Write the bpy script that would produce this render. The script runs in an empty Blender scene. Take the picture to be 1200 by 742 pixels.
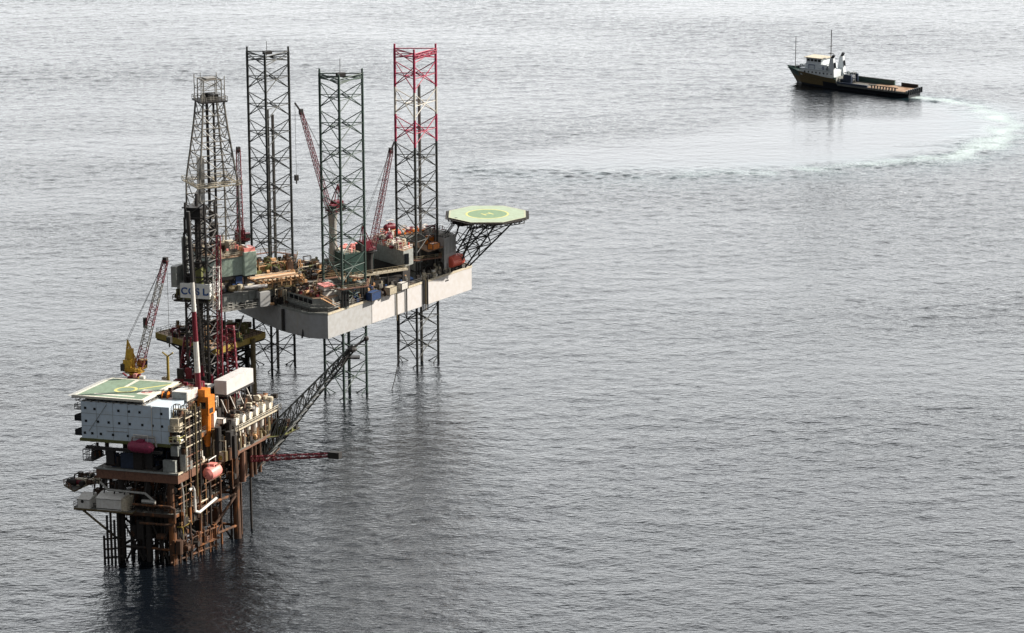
import bpy, math, random
import numpy as np
from mathutils import Vector
C = bpy.context.scene.collection
R = math.radians

# ------------------------------------------------------------------ camera
CAM_H = 237.0
cam_data = bpy.data.cameras.new('camera')
cam = bpy.data.objects.new('camera', cam_data)
C.objects.link(cam)
cam_data.sensor_width = 36.0
cam_data.lens = 3500 / 1200 * 36.0
cam_data.clip_start = 5.0
cam_data.clip_end = 60000.0
cam.location = (0, 0, CAM_H)
from mathutils import Matrix
cam.matrix_world = Matrix.Translation((0, 0, CAM_H)) @ Matrix.Rotation(R(90 - 14.5), 4, 'X') @ Matrix.Rotation(R(-0.15), 4, 'Z')
bpy.context.scene.camera = cam

# ------------------------------------------------------------------ world and sun
SUN_AZ, SUN_EL = 12.0, 34.0           # degrees: azimuth counter-clockwise from +X, elevation
w = bpy.data.worlds.new('World')
bpy.context.scene.world = w
w.use_nodes = True
nt = w.node_tree
for n in list(nt.nodes): nt.nodes.remove(n)
wo = nt.nodes.new('ShaderNodeOutputWorld')
bg = nt.nodes.new('ShaderNodeBackground')
sky = nt.nodes.new('ShaderNodeTexSky')
sky.sky_type = 'NISHITA'
sky.sun_disc = False
sky.sun_elevation = R(SUN_EL)
sky.sun_rotation = R(90 - SUN_AZ)
sky.dust_density = 4.0
sky.air_density = 1.0
hs = nt.nodes.new('ShaderNodeHueSaturation')
hs.inputs['Saturation'].default_value = 0.5
tc = nt.nodes.new('ShaderNodeTexCoord')
mp = nt.nodes.new('ShaderNodeMapping'); mp.inputs['Scale'].default_value = (1.5, 1.5, 4.0)
cn = nt.nodes.new('ShaderNodeTexNoise'); cn.inputs['Scale'].default_value = 1.6; cn.inputs['Detail'].default_value = 6
cr = nt.nodes.new('ShaderNodeValToRGB')
cr.color_ramp.elements[0].position = 0.36; cr.color_ramp.elements[0].color = (8.0, 8.3, 8.6, 1)
cr.color_ramp.elements[1].position = 0.68; cr.color_ramp.elements[1].color = (13.5, 13.5, 13.3, 1)
mx = nt.nodes.new('ShaderNodeMix'); mx.data_type = 'RGBA'; mx.inputs[0].default_value = 0.62
nt.links.new(sky.outputs[0], hs.inputs['Color'])
nt.links.new(tc.outputs['Generated'], mp.inputs[0]); nt.links.new(mp.outputs[0], cn.inputs['Vector'])
nt.links.new(cn.outputs['Fac'], cr.inputs[0])
nt.links.new(hs.outputs[0], mx.inputs[6]); nt.links.new(cr.outputs[0], mx.inputs[7])
# the bright part of the overcast lies ahead, towards +Y and low; the sky behind the camera is heavier cloud
dt = nt.nodes.new('ShaderNodeVectorMath'); dt.operation = 'DOT_PRODUCT'; dt.inputs[1].default_value = (0.12, 0.97, -0.62)
nt.links.new(tc.outputs['Generated'], dt.inputs[0])
mr = nt.nodes.new('ShaderNodeMapRange'); mr.interpolation_type = 'SMOOTHSTEP'
mr.inputs['From Min'].default_value = 0.05; mr.inputs['From Max'].default_value = 0.86; mr.inputs['To Min'].default_value = 0.16; mr.inputs['To Max'].default_value = 1.34
nt.links.new(dt.outputs['Value'], mr.inputs['Value'])
vm = nt.nodes.new('ShaderNodeVectorMath'); vm.operation = 'SCALE'
nt.links.new(mx.outputs[2], vm.inputs[0]); nt.links.new(mr.outputs[0], vm.inputs['Scale']); nt.links.new(vm.outputs[0], bg.inputs[0])
bg.inputs[1].default_value = 0.15
nt.links.new(bg.outputs[0], wo.inputs[0])

sd = bpy.data.lights.new('sun', 'SUN'); sd.energy = 5.0; sd.angle = R(0.8); sd.color = (1.0, 0.92, 0.81)
so = bpy.data.objects.new('sun', sd); C.objects.link(so)
sv = Vector((math.cos(R(SUN_AZ)) * math.cos(R(SUN_EL)), math.sin(R(SUN_AZ)) * math.cos(R(SUN_EL)), math.sin(R(SUN_EL))))
so.rotation_euler = sv.to_track_quat('Z', 'Y').to_euler()
so.location = (300, 700, 400)
vs = bpy.context.scene.view_settings
bpy.context.scene.display_settings.display_device = 'sRGB'
vs.view_transform = 'Standard'; vs.look = 'None'; vs.exposure = 0.66; vs.gamma = 1.0
bpy.context.scene.cycles.max_bounces = 5

# ------------------------------------------------------------------ materials
def paint(name, col, rust=0.3, rough=0.6, scale=0.5, rustcol=(0.13, 0.05, 0.022), grime=0.5, metal=0.0, streak=0.22):
    m = bpy.data.materials.new(name); m.use_nodes = True
    t = m.node_tree; N = t.nodes; Lk = t.links
    b = N['Principled BSDF']; b.inputs['Roughness'].default_value = rough; b.inputs['Metallic'].default_value = metal
    g = N.new('ShaderNodeNewGeometry')
    mp = N.new('ShaderNodeMapping'); mp.inputs['Scale'].default_value = (1, 1, streak)
    Lk.new(g.outputs['Position'], mp.inputs[0])
    n1 = N.new('ShaderNodeTexNoise'); n1.inputs['Scale'].default_value = scale; n1.inputs['Detail'].default_value = 8; n1.inputs['Roughness'].default_value = 0.65
    Lk.new(mp.outputs[0], n1.inputs['Vector'])
    r1 = N.new('ShaderNodeValToRGB')
    p = 0.72 - 0.34 * rust
    r1.color_ramp.elements[0].position = p; r1.color_ramp.elements[0].color = (0, 0, 0, 1)
    r1.color_ramp.elements[1].position = min(p + 0.16, 1); r1.color_ramp.elements[1].color = (1, 1, 1, 1)
    Lk.new(n1.outputs['Fac'], r1.inputs[0])
    n2 = N.new('ShaderNodeTexNoise'); n2.inputs['Scale'].default_value = scale * 4.3; n2.inputs['Detail'].default_value = 6
    Lk.new(g.outputs['Position'], n2.inputs['Vector'])
    r2 = N.new('ShaderNodeValToRGB')
    lo = 1 - grime * 0.7
    r2.color_ramp.elements[0].position = 0.3; r2.color_ramp.elements[0].color = (col[0] * lo, col[1] * lo * 0.97, col[2] * lo * 0.93, 1)
    r2.color_ramp.elements[1].position = 0.62; r2.color_ramp.elements[1].color = (*col, 1)
    Lk.new(n2.outputs['Fac'], r2.inputs[0])
    mx = N.new('ShaderNodeMix'); mx.data_type = 'RGBA'
    Lk.new(r1.outputs[0], mx.inputs[0]); Lk.new(r2.outputs[0], mx.inputs[6]); mx.inputs[7].default_value = (*rustcol, 1)
    Lk.new(mx.outputs[2], b.inputs['Base Color'])
    return m

M = {}
def P(n, *a, **k): M[n] = paint(n, *a, **k)
P('hull_grey', (0.42, 0.43, 0.44), 0.30, 0.55, 0.16, (0.36, 0.31, 0.22), 0.22, streak=0.12)
P('hull_white', (0.58, 0.57, 0.575), 0.28, 0.55, 0.16, (0.50, 0.42, 0.36), 0.12, streak=0.12)
P('leg_steel', (0.030, 0.036, 0.036), 0.15, 0.6, 0.6)
P('leg_green', (0.05, 0.085, 0.075), 0.1, 0.6, 0.6)
P('leg_red', (0.42, 0.03, 0.09), 0.05, 0.55, 0.6)
P('leg_white', (0.62, 0.60, 0.55), 0.1, 0.55, 0.6)
P('derrick_grey', (0.21, 0.205, 0.19), 0.4, 0.5, 0.5)
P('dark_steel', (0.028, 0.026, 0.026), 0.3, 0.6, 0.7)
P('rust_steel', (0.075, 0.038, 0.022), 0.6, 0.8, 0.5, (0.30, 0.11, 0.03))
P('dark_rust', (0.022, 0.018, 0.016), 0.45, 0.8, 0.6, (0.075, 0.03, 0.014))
P('block_blue', (0.60, 0.71, 0.82), 0.04, 0.5, 0.2, (0.3, 0.28, 0.2), 0.14)
P('block_grey', (0.30, 0.32, 0.31), 0.12, 0.6, 0.3)
P('deck_grey', (0.16, 0.16, 0.15), 0.45, 0.8, 0.25, (0.15, 0.07, 0.035))
P('deck_tan', (0.42, 0.29, 0.20), 0.55, 0.8, 0.3, (0.20, 0.09, 0.04))
P('heli_green', (0.21, 0.30, 0.22), 0.12, 0.8, 0.25, (0.26, 0.26, 0.18), 0.35, streak=1)
P('heli_pale', (0.38, 0.47, 0.36), 0.2, 0.8, 0.22, (0.50, 0.50, 0.40), 0.2, streak=1)
P('heli_inner', (0.21, 0.32, 0.20), 0.15, 0.8, 0.3, (0.36, 0.46, 0.32), 0.25, streak=1)
P('heli_edge', (0.46, 0.48, 0.36), 0.2, 0.8, 0.4, (0.36, 0.38, 0.28), 0.2)
P('mark_white', (0.72, 0.70, 0.62), 0.15, 0.7, 0.4, (0.45, 0.42, 0.33), 0.2)
P('mark_yellow', (0.62, 0.60, 0.22), 0.1, 0.7, 0.4, (0.4, 0.4, 0.2), 0.2)
P('mark_red', (0.5, 0.22, 0.2), 0.2, 0.7, 0.4, (0.5, 0.4, 0.36), 0.2)
P('rust_beam', (0.20, 0.10, 0.065), 0.5, 0.7, 0.5, (0.08, 0.04, 0.03))
P('white', (0.74, 0.73, 0.70), 0.12, 0.5, 0.4, (0.34, 0.22, 0.14), 0.25)
P('cream', (0.60, 0.54, 0.42), 0.3, 0.6, 0.5, (0.3, 0.17, 0.08))
P('green_wall', (0.50, 0.60, 0.53), 0.12, 0.55, 0.5, (0.25, 0.2, 0.13), 0.3)
P('yellow', (0.52, 0.31, 0.03), 0.3, 0.55, 0.5)
P('old_yellow', (0.36, 0.26, 0.05), 0.4, 0.6, 0.4, (0.10, 0.06, 0.02))
P('orange', (0.72, 0.22, 0.02), 0.22, 0.5, 0.5, (0.3, 0.08, 0.02))
P('crimson', (0.17, 0.009, 0.024), 0.25, 0.5, 0.6, (0.10, 0.02, 0.02))
P('coral', (0.85, 0.14, 0.09), 0.05, 0.4, 0.5, (0.6, 0.16, 0.1), 0.15)
P('pink', (0.85, 0.30, 0.27), 0.1, 0.45, 0.5, (0.6, 0.2, 0.15), 0.15)
P('magenta', (0.30, 0.035, 0.09), 0.15, 0.45, 0.5)
P('blue', (0.03, 0.07, 0.19), 0.2, 0.5, 0.5)
P('navy', (0.02, 0.035, 0.07), 0.15, 0.5, 0.3)
P('copper', (0.62, 0.36, 0.18), 0.4, 0.6, 0.8, (0.30, 0.12, 0.04))
P('olive', (0.14, 0.15, 0.05), 0.3, 0.7, 0.5)
P('ochre', (0.15, 0.115, 0.055), 0.3, 0.6, 0.4, (0.08, 0.05, 0.03))
P('boat_green', (0.04, 0.085, 0.075), 0.2, 0.5, 0.4)
P('boat_black', (0.012, 0.016, 0.024), 0.1, 0.4, 0.4)
P('galvanised', (0.42, 0.42, 0.40), 0.25, 0.4, 0.6, metal=0.3)
P('boat_white', (0.66, 0.72, 0.77), 0.15, 0.5, 0.5, (0.4, 0.36, 0.3), 0.2)
P('window_dark', (0.015, 0.018, 0.022), 0.0, 0.15, 0.4)
P('sign_white', (0.78, 0.82, 0.84), 0.0, 0.45, 0.4, grime=0.1)
P('letter_blue', (0.02, 0.08, 0.28), 0.0, 0.5, 0.4, grime=0.1)

# ------------------------------------------------------------------ helpers
def tag(o, label, cat, group=None, kind=None):
    o['label'] = label; o['category'] = cat
    if group: o['group'] = group
    if kind: o['kind'] = kind
    return o
ROOT = {}
def thing(name, label, cat, loc, group=None):
    o = bpy.data.objects.new(name, None); C.objects.link(o)
    o.location = loc; o.empty_display_size = 1
    ROOT[o.name] = Vector(loc)
    return tag(o, label, cat, group)
def ident(a, b, z): return Vector((a, b, z))
def frame(O, ua, va):
    O = Vector(O); u = Vector((math.cos(R(ua)), math.sin(R(ua)), 0)); v = Vector((math.cos(R(va)), math.sin(R(va)), 0))
    return lambda a, b, z: O + u * a + v * b + Vector((0, 0, z))
class MB:
    def __init__(s, fr=ident): s.v = []; s.f = []; s.m = []; s.fr = fr; s.mats = []
    def mi(s, m):
        if m not in s.mats: s.mats.append(m)
        return s.mats.index(m)
    def hexa(s, pts, m):
        k = len(s.v); s.v += [s.fr(*p) for p in pts]; i = s.mi(m)
        for q in ((0, 3, 2, 1), (4, 5, 6, 7), (0, 1, 5, 4), (1, 2, 6, 5), (2, 3, 7, 6), (3, 0, 4, 7)):
            s.f.append([k + j for j in q]); s.m.append(i)
        return s
    def box(s, a0, a1, b0, b1, z0, z1, m):
        if a0 > a1: a0, a1 = a1, a0
        if b0 > b1: b0, b1 = b1, b0
        return s.hexa([(a0, b0, z0), (a1, b0, z0), (a1, b1, z0), (a0, b1, z0), (a0, b0, z1), (a1, b0, z1), (a1, b1, z1), (a0, b1, z1)], m)
    def prism(s, poly, z0, z1, m, mtop=None):
        k = len(s.v); n = len(poly)
        s.v += [s.fr(p[0], p[1], z0) for p in poly] + [s.fr(p[0], p[1], z1) for p in poly]; i = s.mi(m)
        s.f.append([k + j for j in range(n)][::-1]); s.m.append(i)
        s.f.append([k + n + j for j in range(n)]); s.m.append(s.mi(mtop or m))
        for j in range(n):
            q = (j + 1) % n; s.f.append([k + j, k + q, k + n + q, k + n + j]); s.m.append(i)
        return s
    def tube(s, p, q, r, m, n=6, r2=None, local=True, cap=True):
        p = s.fr(*p) if local else Vector(p); q = s.fr(*q) if local else Vector(q)
        r2 = r if r2 is None else r2
        d = q - p
        if d.length < 1e-6: return s
        d.normalize()
        x = d.cross(Vector((0, 0, 1)) if abs(d.z) < 0.95 else Vector((1, 0, 0))).normalized(); y = d.cross(x)
        k = len(s.v); i = s.mi(m)
        for (c, rr) in ((p, r), (q, r2)):
            for j in range(n):
                a = 2 * math.pi * j / n; s.v.append(c + x * math.cos(a) * rr + y * math.sin(a) * rr)
        for j in range(n):
            h = (j + 1) % n; s.f.append([k + j, k + n + j, k + n + h, k + h]); s.m.append(i)
        if cap:
            s.f.append([k + j for j in range(n)]); s.m.append(i)
            s.f.append([k + n + j for j in range(n)][::-1]); s.m.append(i)
        return s
    def pipe(s, pts, r, m, n=6):
        for p, q in zip(pts[:-1], pts[1:]): s.tube(p, q, r, m, n)
        for p in pts[1:-1]: s.ball(p, r * 1.06, m, 4, 6)
        return s
    def ball(s, c, r, m, st=5, sl=8, sc=(1, 1, 1), axis=None):
        c = s.fr(*c); k = len(s.v); i = s.mi(m)
        for a in range(st + 1):
            t = math.pi * a / st
            for b in range(sl):
                g = 2 * math.pi * b / sl
                s.v.append(c + Vector((math.sin(t) * math.cos(g) * r * sc[0], math.sin(t) * math.sin(g) * r * sc[1], math.cos(t) * r * sc[2])))
        for a in range(st):
            for b in range(sl):
                h = (b + 1) % sl
                s.f.append([k + a * sl + b, k + (a + 1) * sl + b, k + (a + 1) * sl + h, k + a * sl + h]); s.m.append(i)
        return s
    def lathe(s, p, q, prof, m, n=12):
        """profile of (t along p->q, radius)"""
        P0 = s.fr(*p); Q0 = s.fr(*q); 
        for (t0, r0), (t1, r1) in zip(prof[:-1], prof[1:]):
            s.tube(P0.lerp(Q0, t0), P0.lerp(Q0, t1), r0, m, n, r1, local=False, cap=False)
        return s
    def truss(s, p, q, w0, w1, nb, rc, rb, m, m2=None, h0=None, h1=None, side=None, tri=False):
        """lattice girder from p to q; w/h = width and height at both ends"""
        P0 = s.fr(*p); Q0 = s.fr(*q); d = (Q0 - P0).normalized()
        x = side or (d.cross(Vector((0, 0, 1))) if abs(d.z) < 0.97 else Vector((1, 0, 0))); x = Vector(x).normalized(); y = x.cross(d).normalized()
        h0 = w0 if h0 is None else h0; h1 = w1 if h1 is None else h1
        cs = [(-.5, 0), (.5, 0), (0, 1)] if tri else [(-.5, -.5), (.5, -.5), (.5, .5), (-.5, .5)]
        def pt(t, j): 
            w_ = w0 + (w1 - w0) * t; h_ = h0 + (h1 - h0) * t
            return P0.lerp(Q0, t) + x * cs[j][0] * w_ + y * cs[j][1] * h_
        N = len(cs)
        for k in range(nb):
            t0, t1 = k / nb, (k + 1) / nb
            mm = m if (m2 is None) else (m if (k * 5 // nb) % 2 == 0 else m2)
            for j in range(N):
                h = (j + 1) % N
                s.tube(pt(t0, j), pt(t1, j), rc, mm, 5, local=False, cap=False)
                s.tube(pt(t0, j), pt(t0, h), rb, mm, 4, local=False, cap=False)
                if k % 2: s.tube(pt(t0, j), pt(t1, h), rb, mm, 4, local=False, cap=False)
                else: s.tube(pt(t0, h), pt(t1, j), rb, mm, 4, local=False, cap=False)
        for j in range(N): s.tube(pt(1, j), pt(1, (j + 1) % N), rb, m, 4, local=False, cap=False)
        return s
    def rail(s, pts, z, m, h=1.1, step=2.2, r=0.05, close=False):
        pts = list(pts) + ([pts[0]] if close else [])
        for (a0, b0), (a1, b1) in zip(pts[:-1], pts[1:]):
            L = math.hypot(a1 - a0, b1 - b0); n = max(1, int(L / step))
            for k in range(n + 1):
                t = k / n; a, b = a0 + (a1 - a0) * t, b0 + (b1 - b0) * t
                s.tube((a, b, z), (a, b, z + h), r, m, 4, cap=False)
            for hh in (h, h * .55): s.tube((a0, b0, z + hh), (a1, b1, z + hh), r, m, 4, cap=False)
        return s
    def ring(s, c, r0, r1, z, m, n=40, a0=0, a1=360):
        k = len(s.v); i = s.mi(m); 
        for j in range(n + 1):
            a = R(a0 + (a1 - a0) * j / n)
            s.v.append(s.fr(c[0] + math.cos(a) * r0, c[1] + math.sin(a) * r0, z)); s.v.append(s.fr(c[0] + math.cos(a) * r1, c[1] + math.sin(a) * r1, z))
        for j in range(n): s.f.append([k + 2 * j, k + 2 * j + 1, k + 2 * j + 3, k + 2 * j + 2]); s.m.append(i)
        return s
    def quad(s, pts, m):
        k = len(s.v); s.v += [s.fr(*p) for p in pts]; s.f.append([k + j for j in range(len(pts))]); s.m.append(s.mi(m)); return s
    def stairs(s, p, q, wdt, m, n=10):
        for k in range(n):
            t = (k + .5) / n; a, b, z = [p[i] + (q[i] - p[i]) * t for i in range(3)]
            s.box(a - .35, a + .35, b - wdt / 2, b + wdt / 2, z, z + .08, m)
        for sg in (-1, 1):
            s.tube((p[0], p[1] + sg * wdt / 2, p[2]), (q[0], q[1] + sg * wdt / 2, q[2]), .13, m, 4)
            s.tube((p[0], p[1] + sg * wdt / 2, p[2] + 1), (q[0], q[1] + sg * wdt / 2, q[2] + 1), .05, m, 4)
        return s
    def build(s, name, parent=None, loc=None, smooth=False):
        org = ROOT[parent.name] if parent else Vector(loc)
        me = bpy.data.meshes.new(name)
        me.from_pydata([tuple(v - org) for v in s.v], [], s.f)
        for m in s.mats: me.materials.append(M[m])
        me.polygons.foreach_set('material_index', s.m)
        if smooth: me.polygons.foreach_set('use_smooth', [True] * len(s.f))
        me.update()
        o = bpy.data.objects.new(name, me); C.objects.link(o)
        if parent: o.parent = parent
        else: o.location = org
        ROOT[o.name] = org
        return o

def clutter(mb, a0, a1, b0, b1, z, n, seed, mats, hmax=2.5, smax=3.0, avoid=()):
    """machinery of a working deck: skids, vessels, pipe runs, frames"""
    rnd = random.Random(seed)
    for k in range(n):
        a, b = rnd.uniform(a0, a1), rnd.uniform(b0, b1); m = rnd.choice(mats)
        if any(math.hypot(a - x, b - y) < r for x, y, r in avoid): continue
        t = rnd.random(); L = rnd.uniform(.8, smax); W_ = rnd.uniform(.5, smax * .6); h = rnd.uniform(.5, hmax)
        L = min(L, (a1 - a0) / 2); W_ = min(W_, (b1 - b0) / 2)
        if t < .28:
            mb.box(a - L / 2, a + L / 2, b - W_ / 2, b + W_ / 2, z, z + h, m)
            if rnd.random() < .6: mb.box(a - L / 3, a + L / 4, b - W_ / 3, b + W_ / 3, z + h, z + h * 1.35, rnd.choice(mats))
        elif t < .42:
            r = rnd.uniform(.3, .9); mb.tube((a, b, z), (a, b, z + h * 1.2), r, m, 9)
        elif t < .54:
            r = rnd.uniform(.3, .8); mb.tube((a - L / 2, b, z + r + .2), (a + L / 2, b, z + r + .2), r, m, 9)
        elif t < .66:
            r = rnd.uniform(.3, .8); mb.tube((a, b - L / 2, z + r + .2), (a, b + L / 2, z + r + .2), r, m, 9)
        elif t < .86:
            r = rnd.uniform(.08, .2); h2 = rnd.uniform(.5, hmax)
            if rnd.random() < .5: mb.pipe([(a, b, z), (a, b, z + h2), (min(a + L * 2, a1), b, z + h2), (min(a + L * 2, a1), b, z)], r, m, 5)
            else: mb.pipe([(a, b, z), (a, b, z + h2), (a, min(b + L * 2, b1), z + h2), (a, min(b + L * 2, b1), z)], r, m, 5)
        else:
            for (x, y) in ((0, 0), (L, 0), (L, W_), (0, W_)):
                x2, y2 = min(a + x, a1), min(b + y, b1)
                mb.tube((x2, y2, z), (x2, y2, z + h * 1.3), .1, m, 4)
            for zz in (h * 1.3, h * .65):
                x2, y2 = min(a + L, a1), min(b + W_, b1)
                mb.tube((a, b, z + zz), (x2, b, z + zz), .09, m, 4); mb.tube((a, y2, z + zz), (x2, y2, z + zz), .09, m, 4)
                mb.tube((a, b, z + zz), (a, y2, z + zz), .09, m, 4); mb.tube((x2, b, z + zz), (x2, y2, z + zz), .09, m, 4)
    return mb

# ------------------------------------------------------------------ sea
def seg_dist(X, Y, pts):
    """distance to a polyline, and arc fraction of the nearest point"""
    best = np.full(X.shape, 1e9, np.float32); frac = np.zeros(X.shape, np.float32)
    pts = np.array(pts); L = np.r_[0, np.cumsum(np.hypot(*np.diff(pts, axis=0).T))]
    sgn = np.zeros(X.shape, np.float32)
    for i in range(len(pts) - 1):
        d = pts[i + 1] - pts[i]; l2 = d @ d
        t = np.clip(((X - pts[i][0]) * d[0] + (Y - pts[i][1]) * d[1]) / l2, 0, 1)
        dx, dy = X - pts[i][0] - t * d[0], Y - pts[i][1] - t * d[1]
        D = np.hypot(dx, dy); k = D < best
        best[k] = D[k]; frac[k] = ((L[i] + t * math.sqrt(l2)) / L[-1])[k]; sgn[k] = np.sign(d[0] * dy - d[1] * dx)[k]
    return best, frac, sgn
WAKE = [(180, 1301), (190, 1293), (201, 1278), (206, 1259), (207, 1238), (203.5, 1215), (193, 1192), (180, 1172), (158, 1159), (132, 1149), (107, 1141), (78, 1136), (48, 1134), (18, 1136), (-15, 1140)]
def make_sea():
    nx, ny = 1024, 1024; X0, X1, Y0, Y1 = -390.0, 390.0, 560.0, 1700.0
    Lx, Ly = X1 - X0, Y1 - Y0
    rng = np.random.default_rng(7)
    kx = 2 * np.pi * np.fft.fftfreq(nx, Lx / nx)[None, :]; ky = 2 * np.pi * np.fft.fftfreq(ny, Ly / ny)[:, None]
    k = np.hypot(kx, ky); k[0, 0] = 1
    def field(lam, ang, spread, rms, lmin):
        kp = 2 * np.pi / lam
        S = k ** -4.0 * np.exp(-1.25 * (kp / k) ** 2)
        cth = (kx * math.cos(ang) + ky * math.sin(ang)) / k
        S = S * np.abs(cth) ** spread * np.exp(-(k * lmin / 2 / np.pi) ** 2 * 1.0)
        S[0, 0] = 0
        H = (rng.normal(size=k.shape) + 1j * rng.normal(size=k.shape)) * np.sqrt(S)
        h = np.fft.ifft2(H).real; sc = rms / h.std(); 
        Dx = np.fft.ifft2(-1j * kx / k * H).real * sc; Dy = np.fft.ifft2(-1j * ky / k * H).real * sc
        return h * sc, Dx, Dy
    h1, dx1, dy1 = field(6.5, R(84), 2.2, 0.055, 1.7)
    h2, dx2, dy2 = field(24, R(97), 8, 0.045, 5)
    h = h1 + h2; dx = dx1 + dx2; dy = dy1 + dy2
    X, Y = np.meshgrid(X0 + np.arange(nx) * Lx / nx, Y0 + np.arange(ny) * Ly / ny)
    X = X.astype(np.float32); Y = Y.astype(np.float32)
    # taper to the flat outer water
    e = np.minimum(np.minimum(X - X0, X.max() - X), np.minimum(Y - Y0, Y.max() - Y)) / 30.0; e = np.clip(e, 0, 1)
    # slick left inside the boat's turn, churned foam along its track
    D, fr_, sg = seg_dist(X, Y, WAKE)
    cx, cy = 110.0, 1215.0
    n1 = np.fft.ifft2(np.fft.fft2(rng.normal(size=k.shape)) * np.exp(-(k * 9) ** 2)).real; n1 /= n1.std()
    n2 = np.fft.ifft2(np.fft.fft2(rng.normal(size=k.shape)) * np.exp(-(k * 2.2) ** 2)).real; n2 /= n2.std()
    n3 = np.fft.ifft2(np.fft.fft2(rng.normal(size=k.shape)) * np.exp(-((kx * 40) ** 2 + (ky * 14) ** 2))).real; n3 /= n3.std()
    poly = [(150, 1262), (183, 1275), (204, 1262), (208, 1236), (203, 1208), (180, 1183), (140, 1160), (95, 1148), (55, 1146), (12, 1150), (-10, 1168), (40, 1195), (85, 1225), (112, 1260)]
    ins = np.zeros(X.shape, bool); pj = poly[-1]
    for pi in poly:
        c = ((pi[1] > Y) != (pj[1] > Y)) & (X < (pj[0] - pi[0]) * (Y - pi[1]) / (pj[1] - pi[1] + 1e-9) + pi[0]); ins ^= c; pj = pi
    De, _, _ = seg_dist(X, Y, poly + [poly[0]])
    calm = np.clip(0.5 + np.where(ins, De, -De) / (14.0 + 22 * (Y > 1190)) + n1 * 0.2, 0, 1) * (0.62 + 0.38 * np.clip((X - 0) / 130, 0, 1))
    calm = np.clip(calm, 0, 1)
    wid = 4.5 + 7.5 * np.clip(fr_ * 4, 0, 1)
    foam = np.exp(-(D / wid) ** 2) * np.clip(1.35 - fr_ * 1.2, 0.0, 1) * np.clip(0.84 + n2 * 0.24, 0, 1.1)
    foam = np.clip(foam, 0, 1)
    teal = np.exp(-((D + sg * 0) / (wid * 1.9)) ** 2) * np.clip(1.2 - fr_ * 0.9, 0, 1) * np.clip(0.75 + n2 * .2, 0, 1)
    # small bow and quarter waves of the boat
    gust = np.clip(1 + n3 * 0.16, 0.6, 1.4)
    # lee of the structures: waves lowered here to deepen the dark reflections
    lee = np.exp(-(((X + 42) / 46) ** 2 + ((Y - 785) / 62) ** 2) ** 1.3) + np.exp(-(((X + 84) / 26) ** 2 + ((Y - 655) / 40) ** 2) ** 1.3) + 0.8 * np.exp(-(((X - 150) / 40) ** 2 + ((Y - 1292) / 34) ** 2) ** 1.5)
    gust = gust * (1 - 0.30 * np.clip(lee + n1 * 0.08 * (lee > .05), 0, 1))
    amp = e * (1 - 0.8 * calm) * gust * (1 + 1.3 * np.exp(-(D / 10) ** 2))
    Z = h * amp
    co = np.empty((ny, nx, 3), np.float32)
    co[..., 0] = X + dx * amp * 1.0; co[..., 1] = Y + dy * amp * 1.0; co[..., 2] = Z
    me = bpy.data.meshes.new('sea')
    nf = (nx - 1) * (ny - 1)
    # flat water out to the horizon, stitched to the border of the wave field
    B = 26000.0
    ox0, ox1, oy0, oy1 = X0, float(X.max()), Y0, float(Y.max())
    extra = np.array([(ox0, oy0, 0), (ox1, oy0, 0), (ox1, oy1, 0), (ox0, oy1, 0), (-B, -B, 0), (B, -B, 0), (B, B, 0), (-B, B, 0)], np.float32)
    extra[:4, 2] = 0
    allv = np.concatenate([co.reshape(-1, 3), extra])
    idx = np.arange(nx * ny).reshape(ny, nx)
    quads = np.stack([idx[:-1, :-1], idx[:-1, 1:], idx[1:, 1:], idx[1:, :-1]], -1).reshape(-1, 4)
    n0 = nx * ny
    eq = np.array([(n0 + 4, n0 + 5, n0 + 1, n0), (n0 + 5, n0 + 6, n0 + 2, n0 + 1), (n0 + 6, n0 + 7, n0 + 3, n0 + 2), (n0 + 7, n0 + 4, n0, n0 + 3)])
    quads = np.concatenate([quads, eq]); nf = len(quads)
    me.vertices.add(len(allv)); me.vertices.foreach_set('co', allv.ravel())
    me.loops.add(nf * 4); me.loops.foreach_set('vertex_index', quads.ravel().astype(np.int32))
    me.polygons.add(nf); me.polygons.foreach_set('loop_start', np.arange(0, nf * 4, 4, dtype=np.int32))
    me.update(calc_edges=True)
    me.polygons.foreach_set('use_smooth', np.ones(nf, bool))
    for nm, arr in (('foam', foam), ('teal', teal), ('calm', calm), ('gust', gust)):
        at = me.attributes.new(nm, 'FLOAT', 'POINT')
        base = 1.0 if nm == 'gust' else 0.0
        at.data.foreach_set('value', np.concatenate([arr.ravel(), np.full(8, base)]).astype(np.float32))
    m = bpy.data.materials.new('sea_water'); m.use_nodes = True; t = m.node_tree; N = t.nodes; Lk = t.links
    b = N['Principled BSDF']; b.inputs['IOR'].default_value = 1.36
    g = N.new('ShaderNodeNewGeometry')
    def att(n): a = N.new('ShaderNodeAttribute'); a.attribute_name = n; return a.outputs['Fac']
    def noise(sc, mscale, det, rough=.55):
        mp = N.new('ShaderNodeMapping'); mp.inputs['Scale'].default_value = mscale; Lk.new(g.outputs['Position'], mp.inputs[0])
        n = N.new('ShaderNodeTexNoise'); n.inputs['Scale'].default_value = sc; n.inputs['Detail'].default_value = det; n.inputs['Roughness'].default_value = rough
        Lk.new(mp.outputs[0], n.inputs['Vector']); return n.outputs['Fac']
    def math_(op, a, bb, clamp=False):
        n = N.new('ShaderNodeMath'); n.operation = op; n.use_clamp = clamp
        for i, q in enumerate((a, bb)):
            if isinstance(q, (int, float)): n.inputs[i].default_value = q
            else: Lk.new(q, n.inputs[i])
        return n.outputs[0]
    hsum = math_('ADD', math_('MULTIPLY', noise(1.05, (0.5, 0.9, 1), 3, .5), 0.34), math_('MULTIPLY', noise(3.2, (0.6, 1, 1), 1, .5), 0.05))
    strength = math_('MULTIPLY', math_('SUBTRACT', 1.0, math_('MULTIPLY', att('calm'), 0.82)), att('gust'))
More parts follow.
